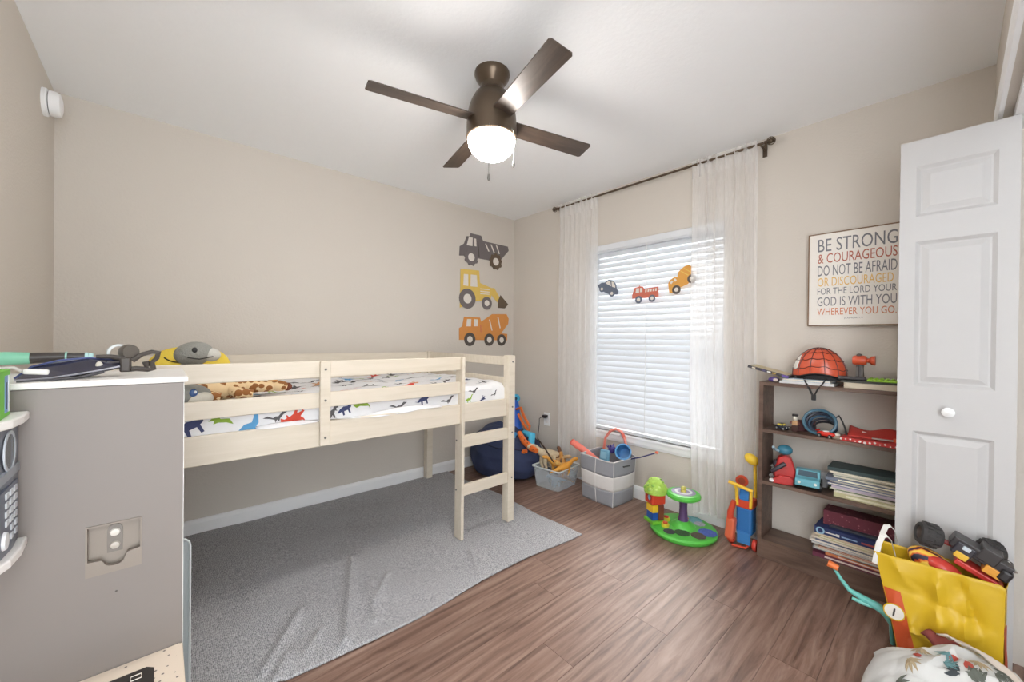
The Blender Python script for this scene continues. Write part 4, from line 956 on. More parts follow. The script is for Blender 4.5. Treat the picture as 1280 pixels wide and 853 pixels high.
rm.tube(pts, 0.006, 8, closed=True).build('rim', mat('clear_rim', (226,232,234), 0.25, var=0, alpha=0.75), bn)
def dinosaur(label, c, loc, rotz, s, tiltx=0.0, c2=None, group='toy dinosaurs in the bin'):
    t = thing('toy_dinosaur', label, 'toy dinosaur', loc, rot=(tiltx, 0, rotz), group=group)
    s *= 1.25
    m = mat('toy_skin', c, 0.6, var=0.25, scale=60, bump=0.3, bscale=150)
    MB().tube([Vector(p)*s for p in [(-.55,0,.16),(-.38,0,.20),(-.2,0,.26),(0,0,.30),(.16,0,.33),(.26,0,.42),(.34,0,.50)]], [s*q for q in (.012,.04,.075,.115,.10,.065,.055)], 12).build('body', m, t, smooth=True)
    h = MB().ell(Vector((.42,0,.51))*s, (.12*s,.06*s,.06*s), n=12, m=8).build('head', m, t, smooth=True)
    for sx, sy in ((-.08,-.08),(-.08,.08),(.14,-.07),(.14,.07)):
        MB().tube([Vector((sx,sy,.26))*s, Vector((sx+.03,sy*1.2,.13))*s, Vector((sx,sy*1.2,.02))*s, Vector((sx+.06,sy*1.2,.01))*s], [s*q for q in (.055,.04,.03,.02)], 8).build('leg', m, t, smooth=True)
    if c2: MB().tube([Vector(p)*s for p in [(-.3,0,.27),(-.1,0,.39),(.1,0,.42)]], [s*.02,s*.03,s*.02], 6).build('back_stripe', plastic(c2), t, smooth=True)
    return t
R_ = lambda d: math.radians(d)
dinosaur('orange yellow toy dinosaur heaped at the front of the bin', (214,150,56), (2.43,2.10,0.115), R_(-10), 0.20, 0.3)
dinosaur('ochre toy dinosaur lying toward the basket side of the bin', (196,140,70), (2.50,2.12,0.112), R_(35), 0.21, -0.4, (90,60,40))
dinosaur('pale cream long-necked toy dinosaur reaching across the bin', (206,190,160), (2.46,2.26,0.125), R_(165), 0.30, 0.2)
dinosaur('brown toy dinosaur buried at the back of the bin', (110,70,46), (2.53,2.23,0.118), R_(60), 0.22, 0.3)
dinosaur('dark grey toy dinosaur at the bottom of the bin', (74,80,86), (2.44,2.20,0.012), R_(80), 0.165, 0.0)
dinosaur('blue grey toy dinosaur pressed against the clear bin wall', (112,140,160), (2.42,2.15,0.010), R_(170), 0.15, 0.0)
dinosaur('tan toy dinosaur at the bottom corner of the bin', (176,140,110), (2.52,2.17,0.012), R_(95), 0.155, 0.0)
dinosaur('orange toy dinosaur with raised head in the middle of the bin', (222,160,70), (2.46,2.17,0.120), R_(120), 0.19, -0.3)
dinosaur('cream and brown toy dinosaur at the window side of the bin', (190,160,120), (2.54,2.25,0.122), R_(-60), 0.20, 0.5, (110,70,50))
dinosaur('light orange toy dinosaur on top of the bin heap', (220,176,100), (2.49,2.09,0.125), R_(200), 0.17, 0.6)
st = thing('toy_sword', 'thin dark toy sword leaning from bean bag into the bin', 'toy', (2.40,2.33,0.17), world=True)
MB().tube([tp(672,548,2.36), tp(682,562,2.36), tp(692,578,2.37)], [0.004,0.007,0.005], 8).build('blade', plastic((60,44,36)), st, smooth=True)
q = tp(681,561,2.36); MB().ell(q, (0.010,0.012,0.008), n=8, m=6).build('guard', plastic((80,60,50)), st)

# ================================================================== striped fabric basket
bk = thing('fabric_basket', 'grey and white striped fabric basket beneath the window', 'basket', (2.560, 1.756, 0), rotz=R_(-2))
GREY_F = mat('basket_grey', (150, 152, 158), 0.9, var=0.06, bump=0.3, bscale=200); WH_F = mat('basket_white', (216, 214, 212), 0.9, var=0.04, bump=0.3, bscale=200)
def bask(t, a, inner=0.0):   # t height 0..1, a 0..1 around
    w_, d_ = 0.133+0.012*t-inner, 0.148+0.016*t-inner; bow = 0.012*math.sin(PI*t)
    k = a*4 % 4; i = int(k); f = k-i; c = [(-1,-1),(1,-1),(1,1),(-1,1)]
    x = c[i][0]*(1-f)+c[(i+1)%4][0]*f; y = c[i][1]*(1-f)+c[(i+1)%4][1]*f
    n = 1-0.06*(abs(x)*abs(y))**3
    bul = bow*(1-min(abs(x),abs(y)))
    return (x*n*(w_+bul), y*n*(d_+bul), 0.330*t+0.002+0.010*math.sin(a*8*PI)*t*0.4)
for t0, t1, m_ in ((0.0,0.34,GREY_F),(0.34,0.66,WH_F),(0.66,1.0,GREY_F)):
    MB().grid(lambda u, v: bask(t0+(t1-t0)*v, u), 48, 8, wrap=True).build('stripe_band', m_, bk, smooth=True, solid=0.004)
MB().add([bask(0.01, i/48) for i in range(48)], [tuple(range(48))]).build('bottom', GREY_F, bk)
MB().tube([bask(1.0, i/48) for i in range(48)], 0.0035, 6, closed=True).build('rim_binding', WH_F, bk)
for u in (0.0, 0.25, 0.875): MB().tube([bask(k/10, u+0.0001, -0.0015) for k in range(11)], 0.0025, 5).build('edge_piping', WH_F, bk)
hh = MB(); hh.tube([bask(0.86, 0.09+0.01*k, -0.004) for k in range(7)], 0.011, 6, flat=0.3).build('handle_slot', plastic((52,52,58)), bk)
PINK = mat('coral_foam', (238,128,112), 0.6, var=0.04)
nd = thing('foam_tube', 'coral pink foam tube sticking out of the striped basket', 'foam toy', (2.50,1.88,0.25), world=True)
MB().tube([on_x(716,553,2.50), on_x(730,563,2.52), on_x(747,577,2.55), on_x(756,584,2.57)], 0.026, 14).build('tube', PINK, nd, smooth=True); q = on_x(716,553,2.50); q2 = on_x(714.5,552,2.498)
MB().cyl(q, q2, 0.0262, 0.022, n=14).build('end_cap', mat('coral_dark',(214,92,78),0.6), nd)
hp_ = thing('toy_hoop', 'coral pink arched plastic hoop standing in the basket', 'hoop', (2.62,1.70,0.15), world=True)
pts = []
for u, v in ((756,572),(755,560),(757,547),(763,539),(770,536.5),(777,540),(781,549),(783,562),(783,574)): pts.append(on_x(u, v, 2.665))
pts = [Vector((pts[0].x, pts[0].y, 0.16))]+pts+[Vector((2.66, max(1.645, pts[-1].y), 0.16))]
MB().tube(pts, 0.0105, 10).build('hoop_tube', mat('coral_hoop',(240,142,126),0.4), hp_, smooth=True)
MB().cyl(pts[-5].lerp(pts[-4], 0.2), pts[-5].lerp(pts[-4], 0.8), 0.0125, n=10).build('joint_sleeve', mat('coral_joint',(222,104,90),0.5), hp_, smooth=True)
BL3 = plastic((62,128,184)); BL4 = plastic((110,160,186))
cu_ = thing('toy_cup', 'blue toy pitcher lying open toward the room in basket', 'toy cup', (2.585,1.745,0.20), world=True)
c0 = on_x(779,565,2.545); ax = Vector((-0.80,-0.32,0.42)).normalized(); c1 = c0-ax*0.10
rotq = ax.to_track_quat('Z','Y').to_euler()
MB().lathe([(0,-0.10),(0.046,-0.10),(0.052,-0.02),(0.056,0.0),(0.050,0.002),(0.046,-0.01),(0.042,-0.088),(0,-0.09)], c0, 28, rot=rotq).build('cup_body', BL3, cu_, smooth=True)
MB().lathe([(0.050,-0.004),(0.060,-0.002),(0.060,0.006),(0.050,0.006),(0.050,-0.004)], c0, 28, rot=rotq).build('rim', plastic((84,150,204)), cu_, smooth=True)
cb_ = thing('toy_walkie', 'pale blue rounded plastic block upright in the basket', 'toy', (2.55,1.80,0.20), world=True)
q = on_x(756,570,2.53); MB().obox(q, (0.03,0.082,0.095), (0,0.15,0.1)).build('block', BL4, cb_, bevel=0.016, seg=4); MB().obox(q+Vector((-0.0165,0,0.008)), (0.004,0.05,0.05), (0,0.15,0.1)).build('front_inset', plastic((140,184,204)), cb_, bevel=0.002)
nv_ = thing('toy_wand', 'navy toy wand with orange tip poking out of the basket', 'toy wand', (2.60,1.66,0.25), world=True)
MB().tube([on_x(783,575,2.62), on_x(800,572,2.61), on_x(818,567,2.60)], 0.0045, 8).build('rod', plastic((60,56,110)), nv_, smooth=True); MB().ell(on_x(821,566,2.602), (0.010,0.014,0.010), n=12, m=8).build('tip', plastic((226,110,80)), nv_, smooth=True)
ps = thing('toy_star', 'dark purple spiky toy peeking above the basket rim', 'toy', (2.60,1.79,0.25), world=True)
q = on_x(765,562,2.60); MB().ell(q, (0.03,0.03,0.03), n=12, m=8).build('core', plastic((64,52,124)), ps, smooth=True)
for a in range(6):
    d = Vector((math.cos(a)*0.4, math.sin(a*1.05), abs(math.cos(a*1.05))*0.8)).normalized(); MB().cyl(q+d*0.022, q+d*0.048, 0.010, 0.002, n=8).build('spike', plastic((64,52,124)), ps)

# ================================================================== green sit-and-spin toy with tower
GRN = mat('green_plastic', (92, 196, 78), 0.35, var=0.03); PUR = plastic((92,66,112))
sp = thing('spin_toy', 'round green sit-and-spin toy beneath the window', 'spinning toy', (2.472, 1.128, 0.0))
MB().lathe([(0.0,0.012),(0.165,0.012),(0.165,0.0),(0.185,0.0),(0.196,0.010),(0.198,0.024),(0.190,0.034),(0.160,0.038),(0.06,0.042),(0,0.043)], n=56).build('base_disc', GRN, sp, smooth=True)
MB().lathe([(0.075,0.040),(0.070,0.052),(0.045,0.066),(0.034,0.075),(0,0.075)], n=28).build('boss', GRN, sp, smooth=True)
MB().lathe([(0.032,0.070),(0.026,0.10),(0.023,0.15),(0.025,0.205),(0.032,0.222),(0,0.222)], n=24).build('column', PUR, sp, smooth=True)
st_ = MB().lathe([(0,0.216),(0.085,0.216),(0.100,0.226),(0.102,0.240),(0.094,0.252),(0.080,0.255),(0,0.255)], n=40).build('hand_wheel', GRN, sp, smooth=True)
MB().lathe([(0,0.2552),(0.072,0.2552),(0.072,0.2565),(0,0.2565)], n=36).build('wheel_label', mat('wheel_label',(158,150,178),0.4,var=0.2,scale=60), st_)
MB().lathe([(0.036,0.2568),(0.052,0.2568),(0.052,0.2575),(0.036,0.2575),(0.036,0.2568)], n=36).build('label_ring', plastic((222,222,228)), st_)
MB().lathe([(0,0.2565),(0.018,0.2565),(0.014,0.268),(0.018,0.278),(0.012,0.288),(0,0.29)], n=16).build('knob', plastic((196,188,90)), st_, smooth=True)
stick = [((176,176,190),(0.10,-0.06)),((60,90,60),(-0.10,-0.04)),((70,96,180),(0.02,-0.14)),((214,120,60),(0.11,0.05)),((90,80,70),(-0.06,-0.12)),((120,180,190),(0.13,-0.01)),((60,60,70),(-0.14,0.02))]
for k, (c, (x, y)) in enumerate(stick):
    rr = 0.036+0.010*(k % 3); MB().lathe([(0,0),(rr,0),(rr*0.94,0.0012),(0,0.0014)], (x,y,0.0432-0.04*(max(math.hypot(x,y),0.06)-0.06)), 7+k % 4).build('sticker', mat('deck_sticker_%d' % k, c, 0.5, var=0.5, scale=90), sp)
tw = thing('toy_tower', 'stacked toy treehouse block tower with green leafy roof', 'toy blocks', (2.400, 1.268, 0.0395), rotz=R_(-28))
tw.location = (2.395, 1.275, 0.0385)
box('base_block', plastic((120,196,62)), tw, -0.052,0.050,-0.050,0.050,0,0.020,bevel=0.003)
box('block', plastic((34,84,170)), tw, -0.040,0.0,-0.032,0.036,0.020,0.068,bevel=0.003); box('block', plastic((238,196,50)), tw, -0.042,0.0,-0.034,0.036,0.0685,0.116,bevel=0.003)
for y in (-0.018, 0.018): MB().cyl((-0.02,y,0.116),(-0.02,y,0.1215),0.010,n=14).build('stud', plastic((238,196,50)), tw)
box('door_wall', plastic((118,62,48)), tw, 0.002,0.040,-0.036,0.036,0.020,0.118,bevel=0.003)
box('house', plastic((214,72,48)), tw, -0.050,0.045,-0.045,0.045,0.1225,0.198,bevel=0.008)
MB().ring((0,0), 0.0005, 0.018, 0.002, frame((-0.0505,-0.012,0.165),(0,-1,0),(0,0,1),(-1,0,0)), 20).build('round_window', plastic((120,170,200)), tw)
MB().ring((0,0), 0.017, 0.023, 0.004, frame((-0.0505,-0.012,0.165),(0,-1,0),(0,0,1),(-1,0,0)), 20).build('window_rim', plastic((190,52,40)), tw)
rf = MB(); rf.lathe([(0.070,0.190),(0.072,0.205),(0.062,0.235),(0.042,0.262),(0.018,0.282),(0,0.286)], n=24); leafm = mat('roof_leaf', (168,206,86), 0.6, var=0.25, scale=50, bump=1.0, bscale=70)
roof = rf.build('leaf_roof', leafm, tw, smooth=True)
rl = random.Random(2)
for i in range(26):
    a = rl.uniform(0, 2*PI); k = rl.uniform(0.1, 0.95); r = 0.072*(1-k)**0.6+0.004; zz = 0.196+0.085*k
    MB().ell((r*math.cos(a), r*math.sin(a), zz), (0.018,0.013,0.007), (rl.uniform(-.4,.4), 0.7*(1-k), a), n=10, m=6).build('leaf', plastic((184,216,110) if i % 3 else (128,176,70)), roof, smooth=True)
for x, y, c in ((0.085,-0.045,(206,60,48)),(-0.02,-0.085,(214,90,50))):
    q = thing('toy_stud', 'yellow and red round toy peg on the green disc, %s' % ('nearest the seat column' if x > 0 else 'in front of the tower'), 'toy peg', (tw.location.x+x*0.8, tw.location.y+y*0.9, 0.0385))
    MB().lathe([(0,0),(0.024,0),(0.024,0.016),(0.020,0.020),(0,0.020)], n=20).build('base', plastic((206,196,60)), q, smooth=True); MB().lathe([(0,0.020),(0.014,0.020),(0.015,0.028),(0,0.031)], n=16).build('cap', plastic(c), q, smooth=True)

# ================================================================== toy caddy beside the bookshelf
cd = thing('toy_golf_caddy', 'blue and red toy caddy with yellow handles by bookshelf', 'toy caddy', (2.585, 0.808, 0.0))
RD2 = plastic((208,74,48)); YL2 = plastic((240,196,58)); BL5 = plastic((48,112,176))
box('bag_body', BL5, cd, -0.045,0.045,-0.045,0.040,0.08,0.245,bevel=0.014)
box('bag_top', RD2, cd, -0.048,0.048,-0.048,0.044,0.235,0.285,bevel=0.010)
box('lower_pocket', plastic((60,126,190)), cd, -0.052,-0.040,-0.040,0.030,0.03,0.10,bevel=0.004)
fr_ = MB(); fr_.tube([(-0.05,0.030,0.25),(-0.055,0.034,0.345),(-0.07,0.042,0.375)], 0.008, 8); fr_.tube([(-0.05,-0.040,0.25),(-0.055,-0.044,0.345)], 0.008, 8); fr_.tube([(-0.075,0.070,0.382),(-0.058,-0.052,0.352)], 0.010, 8)
fr_.build('handle_frame', YL2, cd, smooth=True)
MB().obox((-0.038,-0.004,0.315), (0.02,0.05,0.065), (0,0.1,0)).build('blue_insert', plastic((50,120,190)), cd, bevel=0.006)
MB().tube([(-0.055,0.045,0.27),(-0.062,0.062,0.20),(-0.060,0.066,0.12),(-0.050,0.07,0.05),(-0.045,0.06,0.025)], [0.014,0.018,0.018,0.022,0.018], 10).build('side_rail', RD2, cd, smooth=True)
MB().obox((-0.055,0.062,0.105), (0.05,0.05,0.13), (0.1,0,0)).build('side_pouch', plastic((222,110,76)), cd, bevel=0.014)
for y in (-0.058, 0.066): wheel(cd, (-0.02,y,0.032), 0.032, 0.022, 'y', plastic((222,110,76)), rubber=plastic((206,66,52)))
MB().tube([(-0.03,-0.03,0.03),(-0.06,-0.02,0.015),(-0.07,0.05,0.012)], 0.007, 8).build('kick_stand', RD2, cd, smooth=True)
rk = thing('toy_racket', 'red-orange toy racket standing behind the caddy handles', 'toy racket', (2.615, 0.828, 0.286), rot=(R_(-8),0,0))
MB().ring((0,0.085), 0.020, 0.034, 0.012, frame((-0.006,0,0),(0,1,0),(0,0,1),(1,0,0)), 24).build('hoop', plastic((196,76,50)), rk); box('handle', plastic((110,60,40)), rk, -0.007,0.007,-0.009,0.009,0,0.055,bevel=0.003); MB().ring((0,0.085), 0.001, 0.021, 0.004, frame((-0.002,0,0),(0,1,0),(0,0,1),(1,0,0)), 24).build('net', plastic((150,70,50)), rk)
yc = thing('toy_golf_club', 'yellow toy golf club with scoop head beside the bookshelf', 'toy club', (2.630, 0.772, 0.286))
MB().cyl((0,0,0),(0,0.004,0.20),0.009,n=10).build('shaft', YL2, yc, smooth=True); MB().ell((-0.012,0.018,0.225), (0.026,0.042,0.030), (0.5,0,0), n=16, m=10).build('head', plastic((244,204,62)), yc, smooth=True)

# ================================================================== play kitchen in the foreground
KG, KW = MT['kitchen_grey'], MT['kitchen_white']
KY = 1.20
pk_ = thing('play_kitchen', 'grey and white wooden play kitchen beside the loft bed', 'play kitchen', (-0.18, 1.2, 0.0), world=True)
PCX0, PCX1, PCZ0, PCZ1 = -0.116, -0.030, 0.700, 0.806       # recess for the phone cradle
bp_ = MB(); bp_.box(-0.40,PCX0,KY,KY+0.016,0.0,1.100).box(PCX1,0.040,KY,KY+0.016,0.0,1.100).box(PCX0,PCX1,KY,KY+0.016,0.0,PCZ0).box(PCX0,PCX1,KY,KY+0.016,PCZ1,1.100)
bp_.build('back_panel', KG, pk_)
box('edge_strip', KW, pk_, 0.0402,0.0412,KY,KY+0.016,0.0,1.100)
box('top_ledge', KW, pk_, -0.40,0.048,KY-0.006,KY+0.30,1.101,1.114,bevel=0.003)
box('ledge_side', KG, pk_, -0.40,-0.385,KY+0.017,KY+0.29,0.0,1.100)
box('rear_panel', KG, pk_, -0.384,0.030,KY+0.278,KY+0.290,0.55,1.100)
# speckled worktop with hob
spk = spots_mat('speckled_worktop', (226,210,192), (120,108,100), 55, 0.14, 0.4)
box('worktop', spk, pk_, -0.40,0.041,0.86,KY-0.001,0.470,0.490,bevel=0.002)
box('cabinet', KW, pk_, -0.395,0.036,0.88,KY-0.002,0.02,0.469,bevel=0.002)
for x in (-0.385, 0.005): box('foot', KW, pk_, x,x+0.028,0.89,0.92,0.0,0.02)
box('rear_foot', KW, pk_, 0.010,0.0395,KY+0.018,KY+0.04,0.0,0.02)
hob = MB(); hob.prism([(a,b) for a,b in [(-0.30,0.90),(-0.02,0.90),(-0.008,0.912),(-0.008,1.140),(-0.02,1.152),(-0.30,1.152)]], 0.003, frame((0,0,0.4902),(1,0,0),(0,1,0),(0,0,1))); hb = hob.build('hob', plastic((46,42,40)), pk_)
for x, y in ((-0.036,1.130),(-0.066,1.115),(-0.036,1.09),(-0.066,1.075)):
    MB().tube([(x-0.008,y-0.007,0.4935),(x+0.008,y-0.007,0.4935),(x+0.008,y+0.007,0.4935),(x-0.008,y+0.007,0.4935)], 0.0012, 4, closed=True).build('hob_mark', plastic((214,206,196)), hb)
for x, y, r in ((-0.16,1.05,0.06),(-0.16,0.94,0.045)):
    MB().ring((x,y), r*0.8, r, 0.0015, frame((0,0,0.4932),(1,0,0),(0,1,0),(0,0,1)), 32).build('burner_ring', plastic((206,96,80)), hb)
# phone cradle: recessed tray with raised pocket
CR = mat('cradle_taupe', (136,126,116), 0.5, var=0.03)
cr1 = MB(); cr1.box(PCX0,PCX1,KY+0.014,KY+0.018,PCZ0,PCZ1).box(PCX0,PCX0+0.003,KY-0.003,KY+0.014,PCZ0,PCZ1).box(PCX1-0.003,PCX1,KY-0.003,KY+0.014,PCZ0,PCZ1).box(PCX0+0.003,PCX1-0.003,KY-0.003,KY+0.014,PCZ1-0.003,PCZ1).box(PCX0+0.003,PCX1-0.003,KY-0.003,KY+0.014,PCZ0,PCZ0+0.003)
crd = cr1.build('phone_cradle', CR, pk_)
pxm = (PCX0+PCX1)/2
pkt = [(PCX0+0.003,PCZ0+0.003),(PCX1-0.003,PCZ0+0.003),(PCX1-0.003,PCZ0+0.040),(pxm+0.020,PCZ0+0.036)]+[(pxm+0.016*math.cos(a),PCZ0+0.026+0.012*math.sin(a)) for a in [0,-0.5,-1.0,-1.57,-2.1,-2.6,-3.14]]+[(pxm-0.020,PCZ0+0.030),(PCX0+0.003,PCZ0+0.032)]
MB().prism([(a,b) for a,b in pkt], 0.010, frame((0,KY+0.006,0),(1,0,0),(0,0,1),(0,-1,0))).build('cradle_pocket', CR, crd)
slot = [(pxm+0.012*math.cos(a), 0.786+0.012*math.sin(a)) for a in [i*PI/8 for i in range(9)]]+[(pxm-0.012,0.738),(pxm+0.012,0.738)]
MB().prism(slot, 0.003, frame((0,KY+0.014,0),(1,0,0),(0,0,1),(0,-1,0))).build('keyhole_slot', plastic((108,100,92)), crd)
for zz, c in ((0.780,(206,200,192)),(0.752,(176,168,158))): MB().lathe([(0,0),(0.0085,0.0),(0.007,0.003),(0,0.004)], (pxm,KY+0.011,zz), 18, rot=(PI/2,0,0)).build('button', plastic(c), crd, smooth=True)
MB().lathe([(0,0),(0.0022,0),(0,0.001)], (-0.070,KY-0.0002,0.655), 10, rot=(PI/2,0,0)).build('peg_hole', plastic((90,84,80)), pk_)
# microwave with rounded shelves
def outline(o): 
    return [(-0.40,KY-0.001),(-0.205+o,KY-0.001),(-0.202+o,1.14),(-0.206+o,1.09),(-0.222+o,1.045),(-0.250+o*0.7,1.015-o*0.7),(-0.29,0.998-o),(-0.40,0.992-o)]
MB().prism(outline(0.014), 0.016, frame((0,0,1.044),(1,0,0),(0,1,0),(0,0,1))).build('microwave_shelf', KW, pk_, bevel=0.003)
MB().prism(outline(0.012), 0.016, frame((0,0,0.800),(1,0,0),(0,1,0),(0,0,1))).build('microwave_shelf', KW, pk_, bevel=0.003)
mw_ = MB().prism(outline(0.0), 0.227, frame((0,0,0.8165),(1,0,0),(0,1,0),(0,0,1))).build('microwave', mat('microwave_slate', (112,116,126), 0.4, var=0.03), pk_)
sx = -0.2015
box('keypad_panel', plastic((84,90,104)), mw_, sx-0.004,sx+0.0010,1.052,1.172,0.832,0.938)
box('door_strip', plastic((146,152,160)), mw_, sx-0.004,sx+0.0006,1.060,1.188,0.950,0.966)
MB().prism([(1.128+0.034*math.cos(a), 0.998+0.030*math.sin(a)) for a in [2*PI*i/24 for i in range(24)]], 0.0012, frame((sx-0.002,0,0),(0,1,0),(0,0,1),(1,0,0))).build('display', plastic((60,70,72), 0.2), mw_)
MB().ring((1.128,0.998), 0.031, 0.037, 0.0022, frame((sx-0.002,0,0),(0,1,0),(0,0,1),(1,0,0)), 28).build('display_bezel', plastic((176,182,188)), mw_)
for r in range(4):
    for c in range(3):
        y = 1.098+0.026*c; zz = 0.926-0.016*r
        box('key', plastic((206,210,214)), mw_, sx+0.0008,sx+0.0028,y-0.008,y+0.008,zz-0.005,zz+0.005)
for c in range(2):
    for r in range(2): y = 1.128+0.026*c; zz = 0.862-0.016*r; box('key', plastic((196,200,206)), mw_, sx+0.0008,sx+0.0028,y-0.006,y+0.006,zz-0.005,zz+0.005)
MB().lathe([(0,0),(0.016,0),(0.014,0.005),(0,0.006)], (sx,1.082,0.852), 20, rot=(0,PI/2,0)).build('dial', plastic((222,224,226)), mw_, smooth=True)
# green carton on the microwave
gx = thing('green_carton', 'bright green carton with blue and white label', 'carton', (-0.258, 1.112, 1.0605), rotz=R_(3))
box('carton', paper((108,186,62)), gx, -0.055,0.052,-0.05,0.050,0,0.082,bevel=0.001)
box('label_panel', paper((120,150,196)), gx, 0.052,0.0526,0.000,0.038,0.008,0.074); box('label_stripe', paper((228,232,236)), gx, 0.0526,0.0532,0.024,0.034,0.008,0.074); box('picture_strip', paper((70,84,110)), gx, 0.0526,0.0532,0.006,0.016,0.014,0.062)
box('lid_flap', paper((122,198,74)), gx, -0.055,0.052,-0.05,0.050,0.0822,0.0835)
# things on the ledge
LZ = 1.1145
def lp(px, py, Y): return on_y(px, py, Y)
mb2 = thing('toy_baton', 'mint green and black toy baton lying on the kitchen ledge', 'toy', (-0.2, 1.46, LZ), world=True)
a0, a1, a2, a3 = lp(-30,449,1.46), lp(38,448,1.46), lp(82,446.5,1.46), lp(111,447,1.46)
MB().tube([a0, a0.lerp(a1,0.5), a1], [0.012,0.016,0.014], 14).build('grip', plastic((128,196,166)), mb2, smooth=True)
MB().tube([a1, a2], [0.0135,0.012], 14).build('barrel', plastic((58,52,50)), mb2, smooth=True); MB().tube([a2, a2+Vector((0.003,0,0))], 0.0135, 14).build('ring', plastic((150,200,190)), mb2)
MB().tube([a2+Vector((0.003,0,0)), a3], [0.011,0.012], 14).build('muzzle', plastic((64,60,60)), mb2, smooth=True); MB().tube([a3-Vector((0.006,0,0)), a3+Vector((0.008,0,0))], [0.0135,0.010], 14).build('tip', plastic((176,214,214)), mb2, smooth=True)
sh = thing('toy_bow', 'glossy navy toy bow limb lying across the kitchen ledge', 'toy bow', (-0.12, 1.30, LZ), world=True)
NV = plastic((44,46,66), 0.2); GR = plastic((150,150,158))
cl_ = [(18,474),(40,459),(75,451),(110,448),(150,450)]; lo_ = [(150,458),(125,463),(95,468),(60,473),(18,476)]
top = [lp(u,v,1.31) for u,v in cl_]; bot = [lp(u,v,1.25) for u,v in lo_]
poly = top+bot; kk = len(poly); m = MB(); m.add([p for p in poly]+[p+Vector((0,0.02,-0.006)) for p in poly], [tuple(range(kk)), tuple(range(2*kk-1,kk-1,-1))]+[(i,(i+1)%kk,kk+(i+1)%kk,kk+i) for i in range(kk)]); m.build('limb', NV, sh)
MB().tube([p+Vector((0,-0.002,0.001)) for p in top], 0.002, 6).build('edge_trim', plastic((74,84,130)), sh, smooth=True)
MB().tube([p+Vector((0,-0.002,0)) for p in bot], 0.002, 6).build('edge_trim', GR, sh, smooth=True)
MB().ell(lp(124,457,1.27), (0.006,0.004,0.009), n=10, m=8).build('rivet', plastic((190,184,172)), sh, smooth=True)
MB().tube([lp(20,478,1.22), lp(60,476,1.23), lp(100,472,1.24), lp(130,465,1.25)], 0.003, 8).build('bow_string', plastic((58,56,60)), sh, smooth=True)
bh = thing('toy_crossbow', 'black toy crossbow handle with trigger loop on the ledge', 'toy bow', (0.0, 1.30, LZ), world=True)
BK = plastic((62,55,50), 0.5)
MB().obox(lp(157,456,1.29), (0.020,0.022,0.034)).build('hub_block', BK, bh, bevel=0.004)
MB().tube([lp(120,446,1.29), lp(138,446,1.29), lp(155,449,1.29)], [0.004,0.005,0.007], 8).build('front_arm', BK, bh, smooth=True)
MB().tube([lp(165,451,1.29), lp(178,443,1.29), lp(190,440,1.29), lp(198,441,1.29), lp(196,448,1.29), lp(190,453,1.29), lp(192,461,1.29), lp(185,462,1.29), lp(170,461,1.29), lp(160,462,1.29)], [0.006,0.005,0.005,0.006,0.005,0.005,0.006,0.006,0.006,0.006], 8).build('trigger_loop', BK, bh, smooth=True)
MB().tube([lp(182,452,1.29), lp(184,459,1.29)], [0.007,0.005], 8).build('trigger', BK, bh, smooth=True)
kc = lp(161,440,1.30); MB().lathe([(0,-0.010),(0.016,-0.010),(0.018,0),(0.016,0.010),(0,0.010)], kc, 20, rot=(PI/2,0,0.5)).build('scope_wheel', plastic((88,82,76)), bh, smooth=True)
MB().lathe([(0.016,-0.004),(0.021,-0.004),(0.021,0.004),(0.016,0.004),(0.016,-0.004)], kc+Vector((-0.018,0.02,-0.003)), 24, rot=(PI/2,0,0.3)).build('scope_ring', plastic((206,210,210)), bh, smooth=True)
wp = thing('white_plug', 'white plastic charger plug on the kitchen ledge', 'plug', (-0.17,1.215,LZ), world=True)
q = lp(45,465,1.21); MB().obox(q, (0.034,0.012,0.011), (0,0.12,0.25)).build('plug_body', plastic((206,204,200)), wp, bevel=0.003); MB().tube([q+Vector((-0.017,0,0.001)), lp(18,460,1.22), lp(-8,461,1.22)], 0.003, 6).build('cord', plastic((196,192,188)), wp, smooth=True)
# pale plastic lid standing behind the kitchen
ld = thing('plastic_lid', 'grey translucent plastic lid standing upright behind the kitchen', 'lid', (0.0,1.56,0.0), world=True)
LM = mat('grey_clear_plastic', (186,196,198), 0.3, var=0.02, alpha=0.75)
yl = 1.56; tz, bz = on_y(236,672,yl).z, 0.013; ex = on_y(237.5,720,yl).x
pts = [(ex-0.25,bz),(ex-0.004,bz),(ex,bz+0.008)]
rp = [(ex-0.25,bz),(ex-0.025,bz)]+[(ex-0.025+0.025*math.sin(a), bz+0.025-0.025*math.cos(a)) for a in (0.5,1.0,1.57)]+[(ex-0.025+0.025*math.cos(a), tz-0.025+0.025*math.sin(a)) for a in (0,0.5,1.0,1.57)]+[(ex-0.25,tz)]
MB().prism(rp, 0.010, frame((0,yl,0),(1,0,0),(0,0,1),(0,1,0))).build('lid_plate', LM, ld, bevel=0.002)
MB().tube([(a,yl-0.001,b) for a,b in rp[1:-1]], 0.0035, 6).build('lid_rim', mat('lid_rim_grey',(206,214,214),0.3), ld, smooth=True)

